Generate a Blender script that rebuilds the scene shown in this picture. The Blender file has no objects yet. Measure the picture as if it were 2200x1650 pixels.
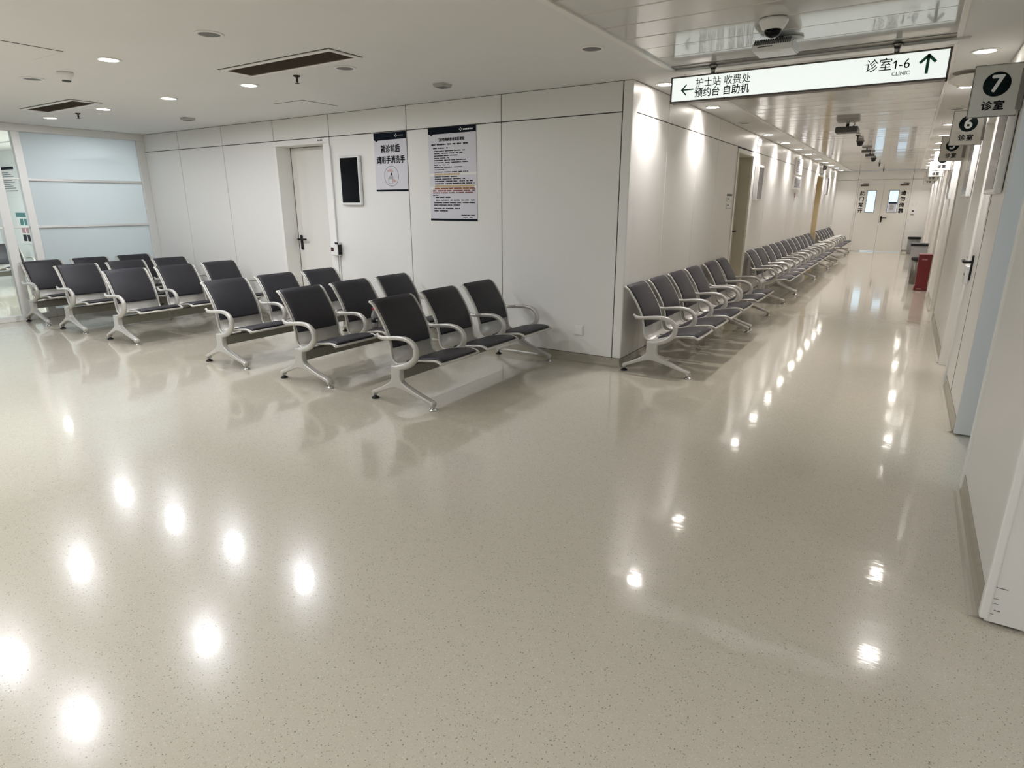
import bpy, bmesh, math, random
from mathutils import Vector, Matrix
random.seed(7)
R = math.radians
SC = bpy.context.scene
COL = SC.collection

# ------------------------------------------------------------------ camera
cam_d = bpy.data.cameras.new('camera')
cam_d.sensor_fit = 'HORIZONTAL'; cam_d.sensor_width = 36.0
cam_d.lens = 1314.17 / 2200 * 36.0
cam_d.clip_start = 0.05; cam_d.clip_end = 100
cam = bpy.data.objects.new('camera', cam_d); COL.objects.link(cam)
yaw, pit, rol = -0.567166, 0.285180, -0.00177065
f = Vector((math.sin(yaw) * math.cos(pit), math.cos(yaw) * math.cos(pit), -math.sin(pit)))
r0 = Vector((math.cos(yaw), -math.sin(yaw), 0)); u0 = r0.cross(f)
rr = math.cos(rol) * r0 + math.sin(rol) * u0
uu = -math.sin(rol) * r0 + math.cos(rol) * u0
cam.matrix_world = Matrix(((rr.x, uu.x, -f.x, 0), (rr.y, uu.y, -f.y, 0), (rr.z, uu.z, -f.z, 1.45), (0, 0, 0, 1)))
SC.camera = cam

# ------------------------------------------------------------------ world, exposure
w = bpy.data.worlds.new('world'); SC.world = w; w.use_nodes = True
bg = w.node_tree.nodes['Background']
bg.inputs[0].default_value = (0.75, 0.87, 1.0, 1); bg.inputs[1].default_value = 0.6
vs = SC.view_settings
vs.view_transform = 'Standard'; vs.look = 'None'; vs.gamma = 1.0; vs.use_curve_mapping = False
vs.exposure = 0.03
SC.cycles.max_bounces = 10; SC.cycles.diffuse_bounces = 5; SC.cycles.glossy_bounces = 5
SC.cycles.transmission_bounces = 6; SC.cycles.transparent_max_bounces = 10
SC.cycles.sample_clamp_indirect = 6.0
SC.cycles.caustics_reflective = False; SC.cycles.caustics_refractive = False
LAMP_LOBBY, LAMP_CORR = 12.3, 8.6
LAMP_COL, LAMP_COL_C = (0.965, 0.985, 1.045), (1.0, 0.945, 0.93)

CEIL = 2.435
XL, XR = -2.11, 0.42          # corridor wall faces
YB, YE = 5.18, 22.9           # back wall face, end wall face
XG = -9.7                     # glass partition
EDGE_L, EDGE_R = -1.735, 0.06  # metal ceiling strip
TURN = Matrix.Translation((0, 5.2, 0)) @ Matrix.Rotation(0.0085, 4, 'Z') @ Matrix.Translation((0, -5.2, 0))
CORR = []                     # things that stand along the corridor, whose axis is half a degree off the lobby's

# ------------------------------------------------------------------ materials
def mat(name, col, rough=0.5, metal=0.0, spec=0.5, coat=0.0, coat_r=0.05, emit=0.0, ecol=None):
    m = bpy.data.materials.new(name); m.use_nodes = True
    b = m.node_tree.nodes['Principled BSDF']
    b.inputs['Base Color'].default_value = (*col, 1)
    b.inputs['Roughness'].default_value = rough
    b.inputs['Metallic'].default_value = metal
    b.inputs['Specular IOR Level'].default_value = spec
    b.inputs['Coat Weight'].default_value = coat
    b.inputs['Coat Roughness'].default_value = coat_r
    if emit:
        b.inputs['Emission Color'].default_value = (*(ecol or col), 1)
        b.inputs['Emission Strength'].default_value = emit
    return m

def add_noise(m, scale, amount, bump=0.0, detail=3, rough_var=0.0, stretch=None):
    nt = m.node_tree; b = nt.nodes['Principled BSDF']
    tc = nt.nodes.new('ShaderNodeTexCoord'); n = nt.nodes.new('ShaderNodeTexNoise')
    n.inputs['Scale'].default_value = scale; n.inputs['Detail'].default_value = detail
    src = tc.outputs['Object']
    if stretch:
        mp = nt.nodes.new('ShaderNodeMapping'); mp.inputs['Scale'].default_value = stretch
        nt.links.new(src, mp.inputs[0]); src = mp.outputs[0]
    nt.links.new(src, n.inputs['Vector'])
    if amount:
        base = b.inputs['Base Color'].default_value[:]
        mx = nt.nodes.new('ShaderNodeMixRGB'); mx.blend_type = 'MIX'
        mx.inputs[1].default_value = (*[c * (1 - amount) for c in base[:3]], 1)
        mx.inputs[2].default_value = (*[min(1, c * (1 + amount)) for c in base[:3]], 1)
        nt.links.new(n.outputs['Fac'], mx.inputs[0]); nt.links.new(mx.outputs[0], b.inputs['Base Color'])
    if bump:
        bp = nt.nodes.new('ShaderNodeBump'); bp.inputs['Strength'].default_value = bump
        bp.inputs['Distance'].default_value = 0.01
        nt.links.new(n.outputs['Fac'], bp.inputs['Height']); nt.links.new(bp.outputs[0], b.inputs['Normal'])
    return m

M = {}
M['panel'] = add_noise(mat('wall_panel', (0.77, 0.76, 0.73), 0.36, spec=0.5), 0.7, 0.02, 0.02)
M['gap'] = mat('panel_gap', (0.06, 0.055, 0.05), 0.8)
M['plaster'] = add_noise(mat('ceiling_plaster', (0.77, 0.77, 0.76), 0.8), 1.5, 0.03, 0.05)
M['plank'] = add_noise(mat('ceiling_metal', (0.60, 0.59, 0.565), 0.14, spec=0.6, coat=0.3, coat_r=0.04), 1.2, 0.02, 0.012)
M['trim'] = mat('white_trim', (0.80, 0.79, 0.76), 0.35)
M['alu'] = mat('white_aluminium', (0.74, 0.735, 0.71), 0.35)
M['door'] = mat('door_paint', (0.73, 0.715, 0.675), 0.4)
M['shaded_jamb'] = mat('shaded_lining', (0.56, 0.53, 0.44), 0.6)  # recess shade painted into the olive colour of lining and leaf
M['door_tan'] = mat('door_tan', (0.56, 0.47, 0.30), 0.5)
M['jamb_grey'] = mat('jamb_paint', (0.66, 0.665, 0.66), 0.45)
M['black'] = mat('black_plastic', (0.008, 0.008, 0.009), 0.45, spec=0.3)
M['print'] = mat('black_print', (0.012, 0.012, 0.016), 0.8, spec=0.15)
M['navy'] = mat('navy_print', (0.006, 0.009, 0.016), 0.8, spec=0.12)
M['green'] = mat('green_print', (0.0, 0.09, 0.055), 0.5)
M['disc'] = mat('dark_green_disc', (0.004, 0.012, 0.012), 0.8, spec=0.15)
M['grey_print'] = mat('grey_print', (0.16, 0.16, 0.18), 0.7)
M['paper'] = mat('poster_paper', (0.63, 0.62, 0.67), 0.45)
M['white_ink'] = mat('white_ink', (0.80, 0.82, 0.82), 0.5)
M['orange'] = mat('orange_print', (0.58, 0.44, 0.25), 0.8, spec=0.2)
M['red_print'] = mat('red_print', (0.26, 0.09, 0.085), 0.8, spec=0.2)
M['tape'] = mat('tape', (0.80, 0.80, 0.78), 0.25)
M['teal_print'] = mat('teal_print', (0.03, 0.17, 0.17), 0.6)
M['pink_print'] = mat('pink_print', (0.42, 0.22, 0.25), 0.7)
M['skin_print'] = mat('skin_print', (0.55, 0.36, 0.33), 0.7)
M['screen'] = mat('screen_glass', (0.004, 0.004, 0.005), 0.15, spec=0.12)
M['screen_grey'] = mat('screen_grey', (0.07, 0.066, 0.064), 0.2, spec=0.25)
M['silver'] = add_noise(mat('silver_paint', (0.50, 0.485, 0.45), 0.30, metal=0.25, spec=0.55), 40, 0.03)
M['perf'] = mat('perforated_steel', (0.53, 0.515, 0.475), 0.36, metal=0.3)
M['pad'] = add_noise(mat('charcoal_pad', (0.027, 0.0255, 0.030), 0.5, spec=0.33), 90, 0.2, 0.08)
M['beam'] = mat('beam_paint', (0.20, 0.195, 0.165), 0.4, metal=0.1)
M['chrome'] = mat('chrome', (0.6, 0.6, 0.6), 0.12, metal=1.0)
M['vent'] = mat('vent_dark', (0.36, 0.33, 0.285), 0.6)
M['lamp_off'] = mat('lamp_off', (0.15, 0.148, 0.145), 0.5)
M['speaker_grey'] = mat('speaker_grey', (0.42, 0.41, 0.39), 0.6)
M['lamp_on'] = mat('lamp_on', (1, 1, 1), 0.5, emit=22.0, ecol=(1.0, 0.96, 0.91))
M['lamp_on_c'] = mat('lamp_on_corridor', (1, 1, 1), 0.5, emit=50.0, ecol=(1.0, 0.95, 0.88))
M['lightbox'] = mat('lightbox', (0.8, 0.83, 0.81), 0.3, emit=0.72, ecol=(0.93, 1.0, 0.97))
M['sign_frame'] = mat('sign_frame', (0.12, 0.11, 0.10), 0.35, metal=0.6)
M['steel'] = mat('brushed_steel', (0.32, 0.31, 0.29), 0.28, metal=0.9)
M['sign_white'] = mat('sign_board', (0.62, 0.61, 0.57), 0.4)
M['sign_edge'] = mat('sign_edge', (0.22, 0.21, 0.20), 0.5)
M['brass_dark'] = mat('dark_brass', (0.05, 0.04, 0.03), 0.35, metal=0.7)
M['white_plastic'] = mat('white_plastic', (0.75, 0.75, 0.74), 0.35)
M['grey_plastic'] = mat('grey_plastic', (0.36, 0.36, 0.37), 0.45)
M['dark_grey'] = mat('dark_grey_plastic', (0.07, 0.07, 0.07), 0.45)
M['bin_grey'] = mat('bin_grey', (0.20, 0.20, 0.195), 0.5)
M['bin_steel'] = mat('bin_steel', (0.15, 0.14, 0.12), 0.35, metal=0.5)
M['red'] = mat('red_paint', (0.135, 0.003, 0.006), 0.4)
M['red_cap'] = mat('red_cap', (0.55, 0.02, 0.03), 0.4)
M['cola'] = mat('bottle_label', (0.02, 0.02, 0.025), 0.4)
M['closer'] = mat('closer_bronze', (0.11, 0.07, 0.05), 0.4, metal=0.5)
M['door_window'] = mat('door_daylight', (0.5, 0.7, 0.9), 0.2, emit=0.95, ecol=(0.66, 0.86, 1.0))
M['daylight'] = mat('window_daylight', (0.8, 0.9, 1.0), 0.2, emit=1.5, ecol=(0.80, 0.93, 1.0))
M['base'] = add_noise(mat('cove_skirting', (0.37, 0.345, 0.28), 0.25, spec=0.5), 60, 0.06)
M['scuff'] = mat('scuff', (0.07, 0.06, 0.05), 0.8)
M['room_wall'] = mat('room_wall', (0.72, 0.74, 0.73), 0.6)

def glass_mat(name, tint, refl=0.10):
    m = bpy.data.materials.new(name); m.use_nodes = True; nt = m.node_tree; nt.nodes.clear()
    o = nt.nodes.new('ShaderNodeOutputMaterial'); mx = nt.nodes.new('ShaderNodeMixShader')
    t = nt.nodes.new('ShaderNodeBsdfTransparent'); g = nt.nodes.new('ShaderNodeBsdfGlossy')
    fr = nt.nodes.new('ShaderNodeFresnel'); fr.inputs[0].default_value = 1.45
    t.inputs[0].default_value = (*tint, 1); g.inputs['Roughness'].default_value = 0.02
    nt.links.new(fr.outputs[0], mx.inputs[0]); nt.links.new(t.outputs[0], mx.inputs[1]); nt.links.new(g.outputs[0], mx.inputs[2])
    nt.links.new(mx.outputs[0], o.inputs[0]); return m
M['glass'] = glass_mat('clear_glass', (0.97, 0.985, 0.98))
M['bottle'] = glass_mat('bottle_plastic', (0.93, 0.92, 0.92))
_nt = M['bottle'].node_tree; _o = [q for q in _nt.nodes if q.type == 'OUTPUT_MATERIAL'][0]; _old = _o.inputs[0].links[0].from_socket
_d = _nt.nodes.new('ShaderNodeBsdfDiffuse'); _d.inputs[0].default_value = (0.75, 0.72, 0.72, 1)
_m = _nt.nodes.new('ShaderNodeMixShader'); _m.inputs[0].default_value = 0.30
_nt.links.new(_old, _m.inputs[1]); _nt.links.new(_d.outputs[0], _m.inputs[2]); _nt.links.new(_m.outputs[0], _o.inputs[0])

def frosted():
    m = bpy.data.materials.new('frosted_film'); m.use_nodes = True; nt = m.node_tree; nt.nodes.clear()
    o = nt.nodes.new('ShaderNodeOutputMaterial')
    t = nt.nodes.new('ShaderNodeBsdfTranslucent'); t.inputs[0].default_value = (0.82, 0.855, 0.865, 1)
    d = nt.nodes.new('ShaderNodeBsdfDiffuse'); d.inputs[0].default_value = (0.64, 0.69, 0.71, 1)
    g = nt.nodes.new('ShaderNodeBsdfGlossy'); g.inputs['Roughness'].default_value = 0.16
    a = nt.nodes.new('ShaderNodeMixShader'); a.inputs[0].default_value = 0.35
    b = nt.nodes.new('ShaderNodeMixShader'); fr = nt.nodes.new('ShaderNodeFresnel'); fr.inputs[0].default_value = 1.45
    nt.links.new(t.outputs[0], a.inputs[1]); nt.links.new(d.outputs[0], a.inputs[2])
    nt.links.new(fr.outputs[0], b.inputs[0]); nt.links.new(a.outputs[0], b.inputs[1]); nt.links.new(g.outputs[0], b.inputs[2])
    nt.links.new(b.outputs[0], o.inputs[0]); return m
M['frost'] = frosted()

def floor_mat():
    m = mat('vinyl_floor', (0.5, 0.47, 0.40), 0.21, spec=0.5, coat=0.85, coat_r=0.062)
    nt = m.node_tree; b = nt.nodes['Principled BSDF']; L = nt.links.new
    tc = nt.nodes.new('ShaderNodeTexCoord')
    def ramp(src, stops):
        r = nt.nodes.new('ShaderNodeValToRGB'); e = r.color_ramp.elements
        e[0].position, e[0].color = stops[0][0], (*stops[0][1], 1)
        e[1].position, e[1].color = stops[1][0], (*stops[1][1], 1)
        L(src, r.inputs[0]); return r.outputs[0]
    def noise(s, d=2):
        n = nt.nodes.new('ShaderNodeTexNoise'); n.inputs['Scale'].default_value = s; n.inputs['Detail'].default_value = d
        L(tc.outputs['Object'], n.inputs['Vector']); return n
    def mix(fac, a, bcol, t='MIX'):
        x = nt.nodes.new('ShaderNodeMixRGB'); x.blend_type = t; L(fac, x.inputs[0])
        if isinstance(a, tuple): x.inputs[1].default_value = (*a, 1)
        else: L(a, x.inputs[1])
        x.inputs[2].default_value = (*bcol, 1); return x.outputs[0]
    k, wht = (0, 0, 0), (1, 1, 1)
    c = mix(noise(25).outputs['Fac'], (0.535, 0.49, 0.395), (0.58, 0.535, 0.44))
    c = mix(ramp(noise(210, 3).outputs['Fac'], ((0.56, k), (0.66, wht))), c, (0.60, 0.565, 0.475))
    def chips(scale, thr_lo, thr_hi, seed_scale):
        v = nt.nodes.new('ShaderNodeTexVoronoi'); v.inputs['Scale'].default_value = scale
        n = noise(scale * 0.8, 1); mp = nt.nodes.new('ShaderNodeMixRGB'); mp.inputs[0].default_value = 0.010
        L(tc.outputs['Object'], mp.inputs[1]); L(n.outputs['Color'], mp.inputs[2])
        L(mp.outputs[0], v.inputs['Vector'])
        near = ramp(v.outputs['Distance'], ((thr_lo, wht), (thr_hi, k)))
        sx = nt.nodes.new('ShaderNodeSeparateColor'); L(v.outputs['Color'], sx.inputs[0])
        pick = ramp(sx.outputs[0], ((seed_scale, wht), (seed_scale + 0.02, k)))
        mu = nt.nodes.new('ShaderNodeMath'); mu.operation = 'MULTIPLY'; L(near, mu.inputs[0]); L(pick, mu.inputs[1])
        return mu.outputs[0]
    c = mix(chips(110, 0.14, 0.30, 0.27), c, (0.25, 0.22, 0.16))
    c = mix(chips(190, 0.14, 0.34, 0.22), c, (0.31, 0.28, 0.21))
    c = mix(chips(170, 0.2, 0.38, 0.30), c, (0.66, 0.63, 0.54))
    L(c, b.inputs['Base Color'])
    # hand laid sheet vinyl: long shallow waves plus fine buffing marks
    wv = noise(5.5, 2); fine = nt.nodes.new('ShaderNodeTexNoise'); fine.inputs['Scale'].default_value = 38
    mp = nt.nodes.new('ShaderNodeMapping'); mp.inputs['Rotation'].default_value = (0, 0, 0.9); mp.inputs['Scale'].default_value = (0.25, 1, 1)
    L(tc.outputs['Object'], mp.inputs[0]); L(mp.outputs[0], fine.inputs['Vector'])
    ad = nt.nodes.new('ShaderNodeMath'); ad.operation = 'MULTIPLY_ADD'; ad.inputs[1].default_value = 0.24
    L(fine.outputs['Fac'], ad.inputs[0]); L(wv.outputs['Fac'], ad.inputs[2])
    bp = nt.nodes.new('ShaderNodeBump'); bp.inputs['Strength'].default_value = 0.035; bp.inputs['Distance'].default_value = 0.02
    L(ad.outputs[0], bp.inputs['Height']); L(bp.outputs[0], b.inputs['Normal']); L(bp.outputs[0], b.inputs['Coat Normal'])
    return m
M['floor'] = floor_mat()

# ------------------------------------------------------------------ mesh helpers
class MB:
    def __init__(self): self.bm = bmesh.new(); self.mi = 0
    def face(self, vs, smooth=False):
        try:
            fc = self.bm.faces.new(vs); fc.material_index = self.mi; fc.smooth = smooth; return fc
        except ValueError: return None
    def quad(self, pts, smooth=False): return self.face([self.bm.verts.new(p) for p in pts], smooth)
    def box(self, x0, x1, y0, y1, z0, z1, bev=0.0, seg=1):
        tmp = bmesh.new()
        v = [tmp.verts.new((x, y, z)) for z in (z0, z1) for y in (y0, y1) for x in (x0, x1)]
        for q in ((0, 2, 3, 1), (4, 5, 7, 6), (0, 1, 5, 4), (2, 6, 7, 3), (0, 4, 6, 2), (1, 3, 7, 5)):
            tmp.faces.new([v[i] for i in q])
        if bev: bmesh.ops.bevel(tmp, geom=tmp.edges[:], offset=bev, segments=seg, profile=0.5, affect='EDGES')
        self.merge(tmp); return self
    def merge(self, tmp, mtx=None, smooth=None):
        mp = {}
        for vv in tmp.verts: mp[vv] = self.bm.verts.new(mtx @ vv.co if mtx else vv.co)
        for fc in tmp.faces:
            n = self.face([mp[x] for x in fc.verts])
            if n: n.smooth = fc.smooth if smooth is None else smooth
        tmp.free()
    def lathe(self, prof, c=(0, 0, 0), n=24, axis='Z', smooth=True, sx=1.0, sy=1.0):
        rings = []
        for (r, h) in prof:
            ring = []
            for i in range(n):
                a = 2 * math.pi * i / n; p = (r * math.cos(a) * sx, r * math.sin(a) * sy, h)
                if axis == 'X': p = (h, p[0], p[1])
                if axis == 'Y': p = (p[0], h, p[1])
                ring.append(self.bm.verts.new((p[0] + c[0], p[1] + c[1], p[2] + c[2])))
            rings.append(ring)
        for a, b in zip(rings, rings[1:]):
            for i in range(n): self.face([a[i], a[(i + 1) % n], b[(i + 1) % n], b[i]], smooth)
        if prof[0][0] > 1e-5: self.face(rings[0][::-1])
        if prof[-1][0] > 1e-5: self.face(rings[-1])
        return self
    def tube(self, pts, rad, n=10, ry=None, smooth=True):
        pts = [Vector(p) for p in pts]
        rad = rad if isinstance(rad, (list, tuple)) else [rad] * len(pts)
        ry = ry or 1.0; rings = []; prev = None
        for i, p in enumerate(pts):
            t = (pts[min(i + 1, len(pts) - 1)] - pts[max(i - 1, 0)]).normalized()
            side = Vector((0, 1, 0)) if abs(t.y) < 0.9 else Vector((1, 0, 0))
            if prev is not None and abs(t.dot(prev)) < 0.95: side = prev
            a = (side - t * side.dot(t)).normalized(); b = t.cross(a); prev = a
            rings.append([self.bm.verts.new(p + a * math.cos(2 * math.pi * k / n) * rad[i] * ry + b * math.sin(2 * math.pi * k / n) * rad[i]) for k in range(n)])
        for a, b in zip(rings, rings[1:]):
            for i in range(n): self.face([a[i], a[(i + 1) % n], b[(i + 1) % n], b[i]], smooth)
        for ring, p, s in ((rings[0], pts[0] - (pts[1] - pts[0]).normalized() * rad[0] * 0.5, -1), (rings[-1], pts[-1] + (pts[-1] - pts[-2]).normalized() * rad[-1] * 0.5, 1)):
            c = self.bm.verts.new(p)
            for i in range(n):
                q = [ring[i], ring[(i + 1) % n], c]; self.face(q if s > 0 else q[::-1], smooth)
        return self
    def prism(self, poly, axis, a0, a1):
        """poly in the two other axes, extruded from a0 to a1 along axis"""
        def P(p, a): return {'X': (a, p[0], p[1]), 'Y': (p[0], a, p[1]), 'Z': (p[0], p[1], a)}[axis]
        A = [self.bm.verts.new(P(p, a0)) for p in poly]; B = [self.bm.verts.new(P(p, a1)) for p in poly]
        n = len(poly)
        for i in range(n): self.face([A[i], A[(i + 1) % n], B[(i + 1) % n], B[i]])
        self.face(A[::-1]); self.face(B); return self
    def mesh(self, name, mats):
        bmesh.ops.recalc_face_normals(self.bm, faces=self.bm.faces[:])
        me = bpy.data.meshes.new(name); self.bm.to_mesh(me); self.bm.free()
        for m_ in (mats if isinstance(mats, (list, tuple)) else [mats]): me.materials.append(M[m_])
        return me
    def build(self, name, mats, parent=None, loc=None, rot=None):
        o = bpy.data.objects.new(name, self.mesh(name, mats)); COL.objects.link(o)
        if parent: o.parent = parent
        if loc: o.location = loc
        if rot: o.rotation_euler = rot
        return o

def link(name, me, parent=None, loc=None, rot=None):
    o = bpy.data.objects.new(name, me); COL.objects.link(o)
    if parent: o.parent = parent
    if loc: o.location = loc
    if rot: o.rotation_euler = rot
    return o
def tag(o, label, cat, group=None, corr=False):
    o['label'] = label; o['category'] = cat
    if group: o['group'] = group
    if corr: CORR.append(o)
    return o
def thing(name, label, cat, loc, rz=0.0, group=None, corr=False):
    o = bpy.data.objects.new(name, None); COL.objects.link(o); o.empty_display_size = 0.1
    o.location = loc; o.rotation_euler = (0, 0, rz)
    return tag(o, label, cat, group, corr)
def struct(o, corr=False):
    o['kind'] = 'structure'
    if corr: CORR.append(o)
    return o
def smooth_path(pts, k=6):
    out = []; n = len(pts); P = [Vector(p) for p in pts]
    for i in range(n - 1):
        p0, p1, p2, p3 = P[max(i - 1, 0)], P[i], P[i + 1], P[min(i + 2, n - 1)]
        for j in range(k):
            t = j / k
            out.append(0.5 * ((2 * p1) + (-p0 + p2) * t + (2 * p0 - 5 * p1 + 4 * p2 - p3) * t * t + (-p0 + 3 * p1 - 3 * p2 + p3) * t ** 3))
    out.append(P[-1]); return out
def text(name, body, size, m, parent, loc, rot, bold=0.0, align='CENTER', sx=1.0, space=1.0, line=1.0):
    cu = bpy.data.curves.new('t', 'FONT'); cu.body = body; cu.size = size
    cu.align_x = align; cu.align_y = 'CENTER'; cu.resolution_u = 3; cu.space_character = space; cu.space_line = line; cu.extrude = 0.0004
    to = bpy.data.objects.new('t', cu); COL.objects.link(to)
    dg = bpy.context.evaluated_depsgraph_get(); dg.update()
    me = bpy.data.meshes.new_from_object(to.evaluated_get(dg)); me.name = name
    bpy.data.objects.remove(to); bpy.data.curves.remove(cu)
    if bold:
        src = bmesh.new(); src.from_mesh(me); out = bmesh.new()
        for dx, dy, k in ((0, 0, 0), (1, 0, 1), (-1, 0, 2), (0, 1, 3), (0, -1, 4)):
            mp = {v: out.verts.new((v.co.x + dx * bold, v.co.y + dy * bold, v.co.z + k * 0.00006)) for v in src.verts}
            for fc in src.faces: out.faces.new([mp[v] for v in fc.verts])
        out.to_mesh(me); src.free(); out.free()
    me.materials.clear(); me.materials.append(M[m])
    o = link(name, me, parent, loc, rot); o.scale = (sx, 1, 1); return o
FRONT = (R(90), 0, 0)         # text facing -Y
EAST = (R(90), 0, R(90))      # text facing +X

# ------------------------------------------------------------------ floor and ceilings
b = MB(); b.box(-15.6, 5.2, -6.2, 23.2, -0.12, 0.0); struct(b.build('floor', 'floor'))
b = MB(); b.box(-15.6, EDGE_L, -6.2, 5.21, CEIL, CEIL + 0.12); b.box(-15.6, XL - 0.12, 5.21, 5.3, CEIL, CEIL + 0.12)
b.box(EDGE_R, 5.2, -6.2, 5.2, CEIL, CEIL + 0.12)
b.box(EDGE_L, EDGE_R, -6.2, 5.2, CEIL + 0.06, CEIL + 0.12)
struct(b.build('ceiling', 'plaster'))
b = MB(); b.box(XL - 0.1, EDGE_L, 5.16, YE + 0.1, CEIL + 0.0012, CEIL + 0.12); b.box(EDGE_R, XR + 0.25, 5.16, YE + 0.1, CEIL + 0.0012, CEIL + 0.12)
b.box(EDGE_L, EDGE_R, 5.2, YE + 0.1, CEIL + 0.06, CEIL + 0.12)
struct(b.build('ceiling', 'plaster'), True)
def planks(y0, y1, pitch, corr):
    b = MB(); y = y0; k = 0
    while y < y1 - 0.01:
        e = min(y + pitch - 0.004, y1); t = random.uniform(-0.0013, 0.0013); s = random.uniform(-0.0012, 0.0012); z = CEIL + 0.006
        x0, x1 = EDGE_L + 0.005, EDGE_R - 0.005; n = 6; mid = (y + e) / 2
        rows = []
        for yy, dz in ((y, 0.004), (y + 0.006, 0), (e - 0.006, 0), (e, 0.004)):
            rows.append([b.bm.verts.new((x0 + (x1 - x0) * i / n, yy, z + dz + t * (yy - mid) / pitch * 2 + s * (i / n - 0.5) )) for i in range(n + 1)])
        for p, q in zip(rows, rows[1:]):
            for i in range(n): b.face([p[i], q[i], q[i + 1], p[i + 1]])
        b.mi = 1; b.quad([(x0, e, z + 0.01), (x1, e, z + 0.01), (x1, e + 0.008, z + 0.01), (x0, e + 0.008, z + 0.01)]); b.mi = 0
        y += pitch; k += 1
    return struct(b.build('ceiling', ['plank', 'gap']), corr)
planks(-6.2, 4.93, 0.30, False)
planks(5.2, YE, 0.30, True)
# edge profiles of the metal strip
def profile_bar(x0, x1, y0, y1, name, corr=False):
    b = MB(); b.box(x0, x1, y0, y1, CEIL - 0.008, CEIL + 0.05, 0.003); return struct(b.build(name, 'trim'), corr)
profile_bar(EDGE_L - 0.022, EDGE_L + 0.022, -6.2, 5.05, 'trim_1')
profile_bar(EDGE_R - 0.012, EDGE_R + 0.018, -6.2, 5.0, 'trim_2')
profile_bar(EDGE_L - 0.012, EDGE_L + 0.012, 5.2, YE, 'trim_3', True)
profile_bar(EDGE_R - 0.012, EDGE_R + 0.012, 5.2, YE, 'trim_4', True)
b = MB(); b.box(EDGE_L, EDGE_R, 5.04, 5.2, CEIL - 0.004, CEIL + 0.05)
b.tube([(EDGE_L, 5.04, CEIL - 0.002), (EDGE_R + 0.06, 5.04, CEIL - 0.002)], 0.012, 8); b.mi = 1
b.box(EDGE_L, EDGE_R, 4.93, 5.03, CEIL + 0.002, CEIL + 0.05)  # steel band: edge profile plus the sign frame's ceiling reflection, built as metal
struct(b.build('trim_5', ['trim', 'steel']))

# ------------------------------------------------------------------ panelled walls
def panel_wall(name, axis, face, sign, cols, z_splits, skip=(), thick=0.10, corr=False, z0=0.075, holes=(), extra=None):
    """axis 'X': wall face at y=face running along x; 'Y': at x=face running along y. sign: direction the body extends."""
    b = MB(); g = 0.0042
    def bx(a0, a1, zz0, zz1, d0, d1, bev=0.0):
        d0, d1 = sorted((face + sign * d0, face + sign * d1))
        if axis == 'X': b.box(a0, a1, d0, d1, zz0, zz1, bev)
        else: b.box(d0, d1, a0, a1, zz0, zz1, bev)
    for (a0, a1, zz0, zz1) in cols:
        b.mi = 0; bx(a0 + g, a1 - g, zz0 + g, zz1 - g, 0, 0.02, 0.002)
        b.mi = 1; bx(a0, a1, zz0 - (0.075 if zz0 < 0.1 else 0), zz1, 0.012, thick)
    if extra: b.mi = 2; extra(b)
    return struct(b.build(name, ['panel', 'gap', 'scuff']), corr)
SEAM = 2.195
def columns(edges, openings, z0=0.075, seam=SEAM):
    out = []
    for a, c in zip(edges, edges[1:]):
        op = [o for o in openings if abs(o[0] - a) < 0.2 and abs(o[1] - c) < 0.2]
        out.append((a, c, seam, CEIL))
        if not op: out.append((a, c, z0, seam))
    return out
# back wall, door bay between -6.74 and -5.76
panel_wall('wall_back', 'X', YB, 1, columns([-9.7, -8.79, -7.78, -6.74, -5.76, -4.595, -3.414, -2.2], [(-6.74, -5.76)]), SEAM, thick=0.08)
b = MB(); b.box(-2.197, XL, YB - 0.002, YB + 0.11, 0.075, CEIL, 0.012, 3); struct(b.build('trim_6', 'trim'))   # corner post
# corridor's long wall
LE = [5.29, 6.13, 7.16, 8.02, 9.03, 10.06, 11.2, 12.4, 13.6, 14.8, 16.0, 17.55, 18.95, 20.2, 21.5, YE]
for i0, i1 in ((0, 4), (4, 6), (6, 8), (8, 11), (11, 13), (13, 15)):
    panel_wall('wall_left', 'Y', XL, -1, columns(LE[i0:i1 + 1], [(9.03, 10.06), (17.55, 18.95)]), SEAM, corr=True)
# end wall around the double door
panel_wall('wall_end', 'X', YE, 1, [(XL - 0.1, -1.53, 0.075, 2.17), (-0.08, 0.75, 0.075, 2.17), (XL - 0.1, -1.53, 2.17, CEIL), (-1.53, -0.08, 2.17, CEIL), (-0.08, 0.75, 2.17, CEIL)], 2.17, corr=True)
# room-number side
RD = [(6.02, 6.90), (9.5, 10.4), (12.05, 12.95), (13.75, 14.6), (17.0, 17.85), (19.9, 20.75)]   # closed doors
segs = []; last = 4.73
for a, c in RD: segs.append((last, a)); last = c
segs.append((last, YE))
cols = []
for a, c in segs: cols += [(a, c, 0.10, 2.13)]
e = [4.73] + [v for d in RD for v in d] + [YE]
for a, c in zip(e, e[1:]): cols.append((a, c, 2.13, CEIL))
for lo, hi in ((0, 7), (7, 10.5), (10.5, 13.7), (13.7, 17.0), (17.0, 30)):
    panel_wall('wall_right', 'Y', XR, 1, [q for q in cols if lo <= (q[0] + q[1]) / 2 < hi], 2.13, corr=True, thick=0.12)
def scuffs(b):
    for (x0, x1, z, h) in ((0.432, 0.470, 0.152, 0.0022), (0.445, 0.462, 0.061, 0.003), (0.437, 0.446, 0.045, 0.002), (0.431, 0.436, 0.243, 0.008), (0.434, 0.452, 0.108, 0.0015), (0.43, 0.455, 0.088, 0.0012)):
        b.box(x0, x1, 2.4893, 2.4915, z, z + h)
b = MB()
b.box(XR, XR + 0.11, 2.50, 3.76, 0.10, CEIL, 0.002); b.box(XR + 0.015, XR + 0.11, 2.51, 3.75, 0.0, 0.1)
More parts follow.
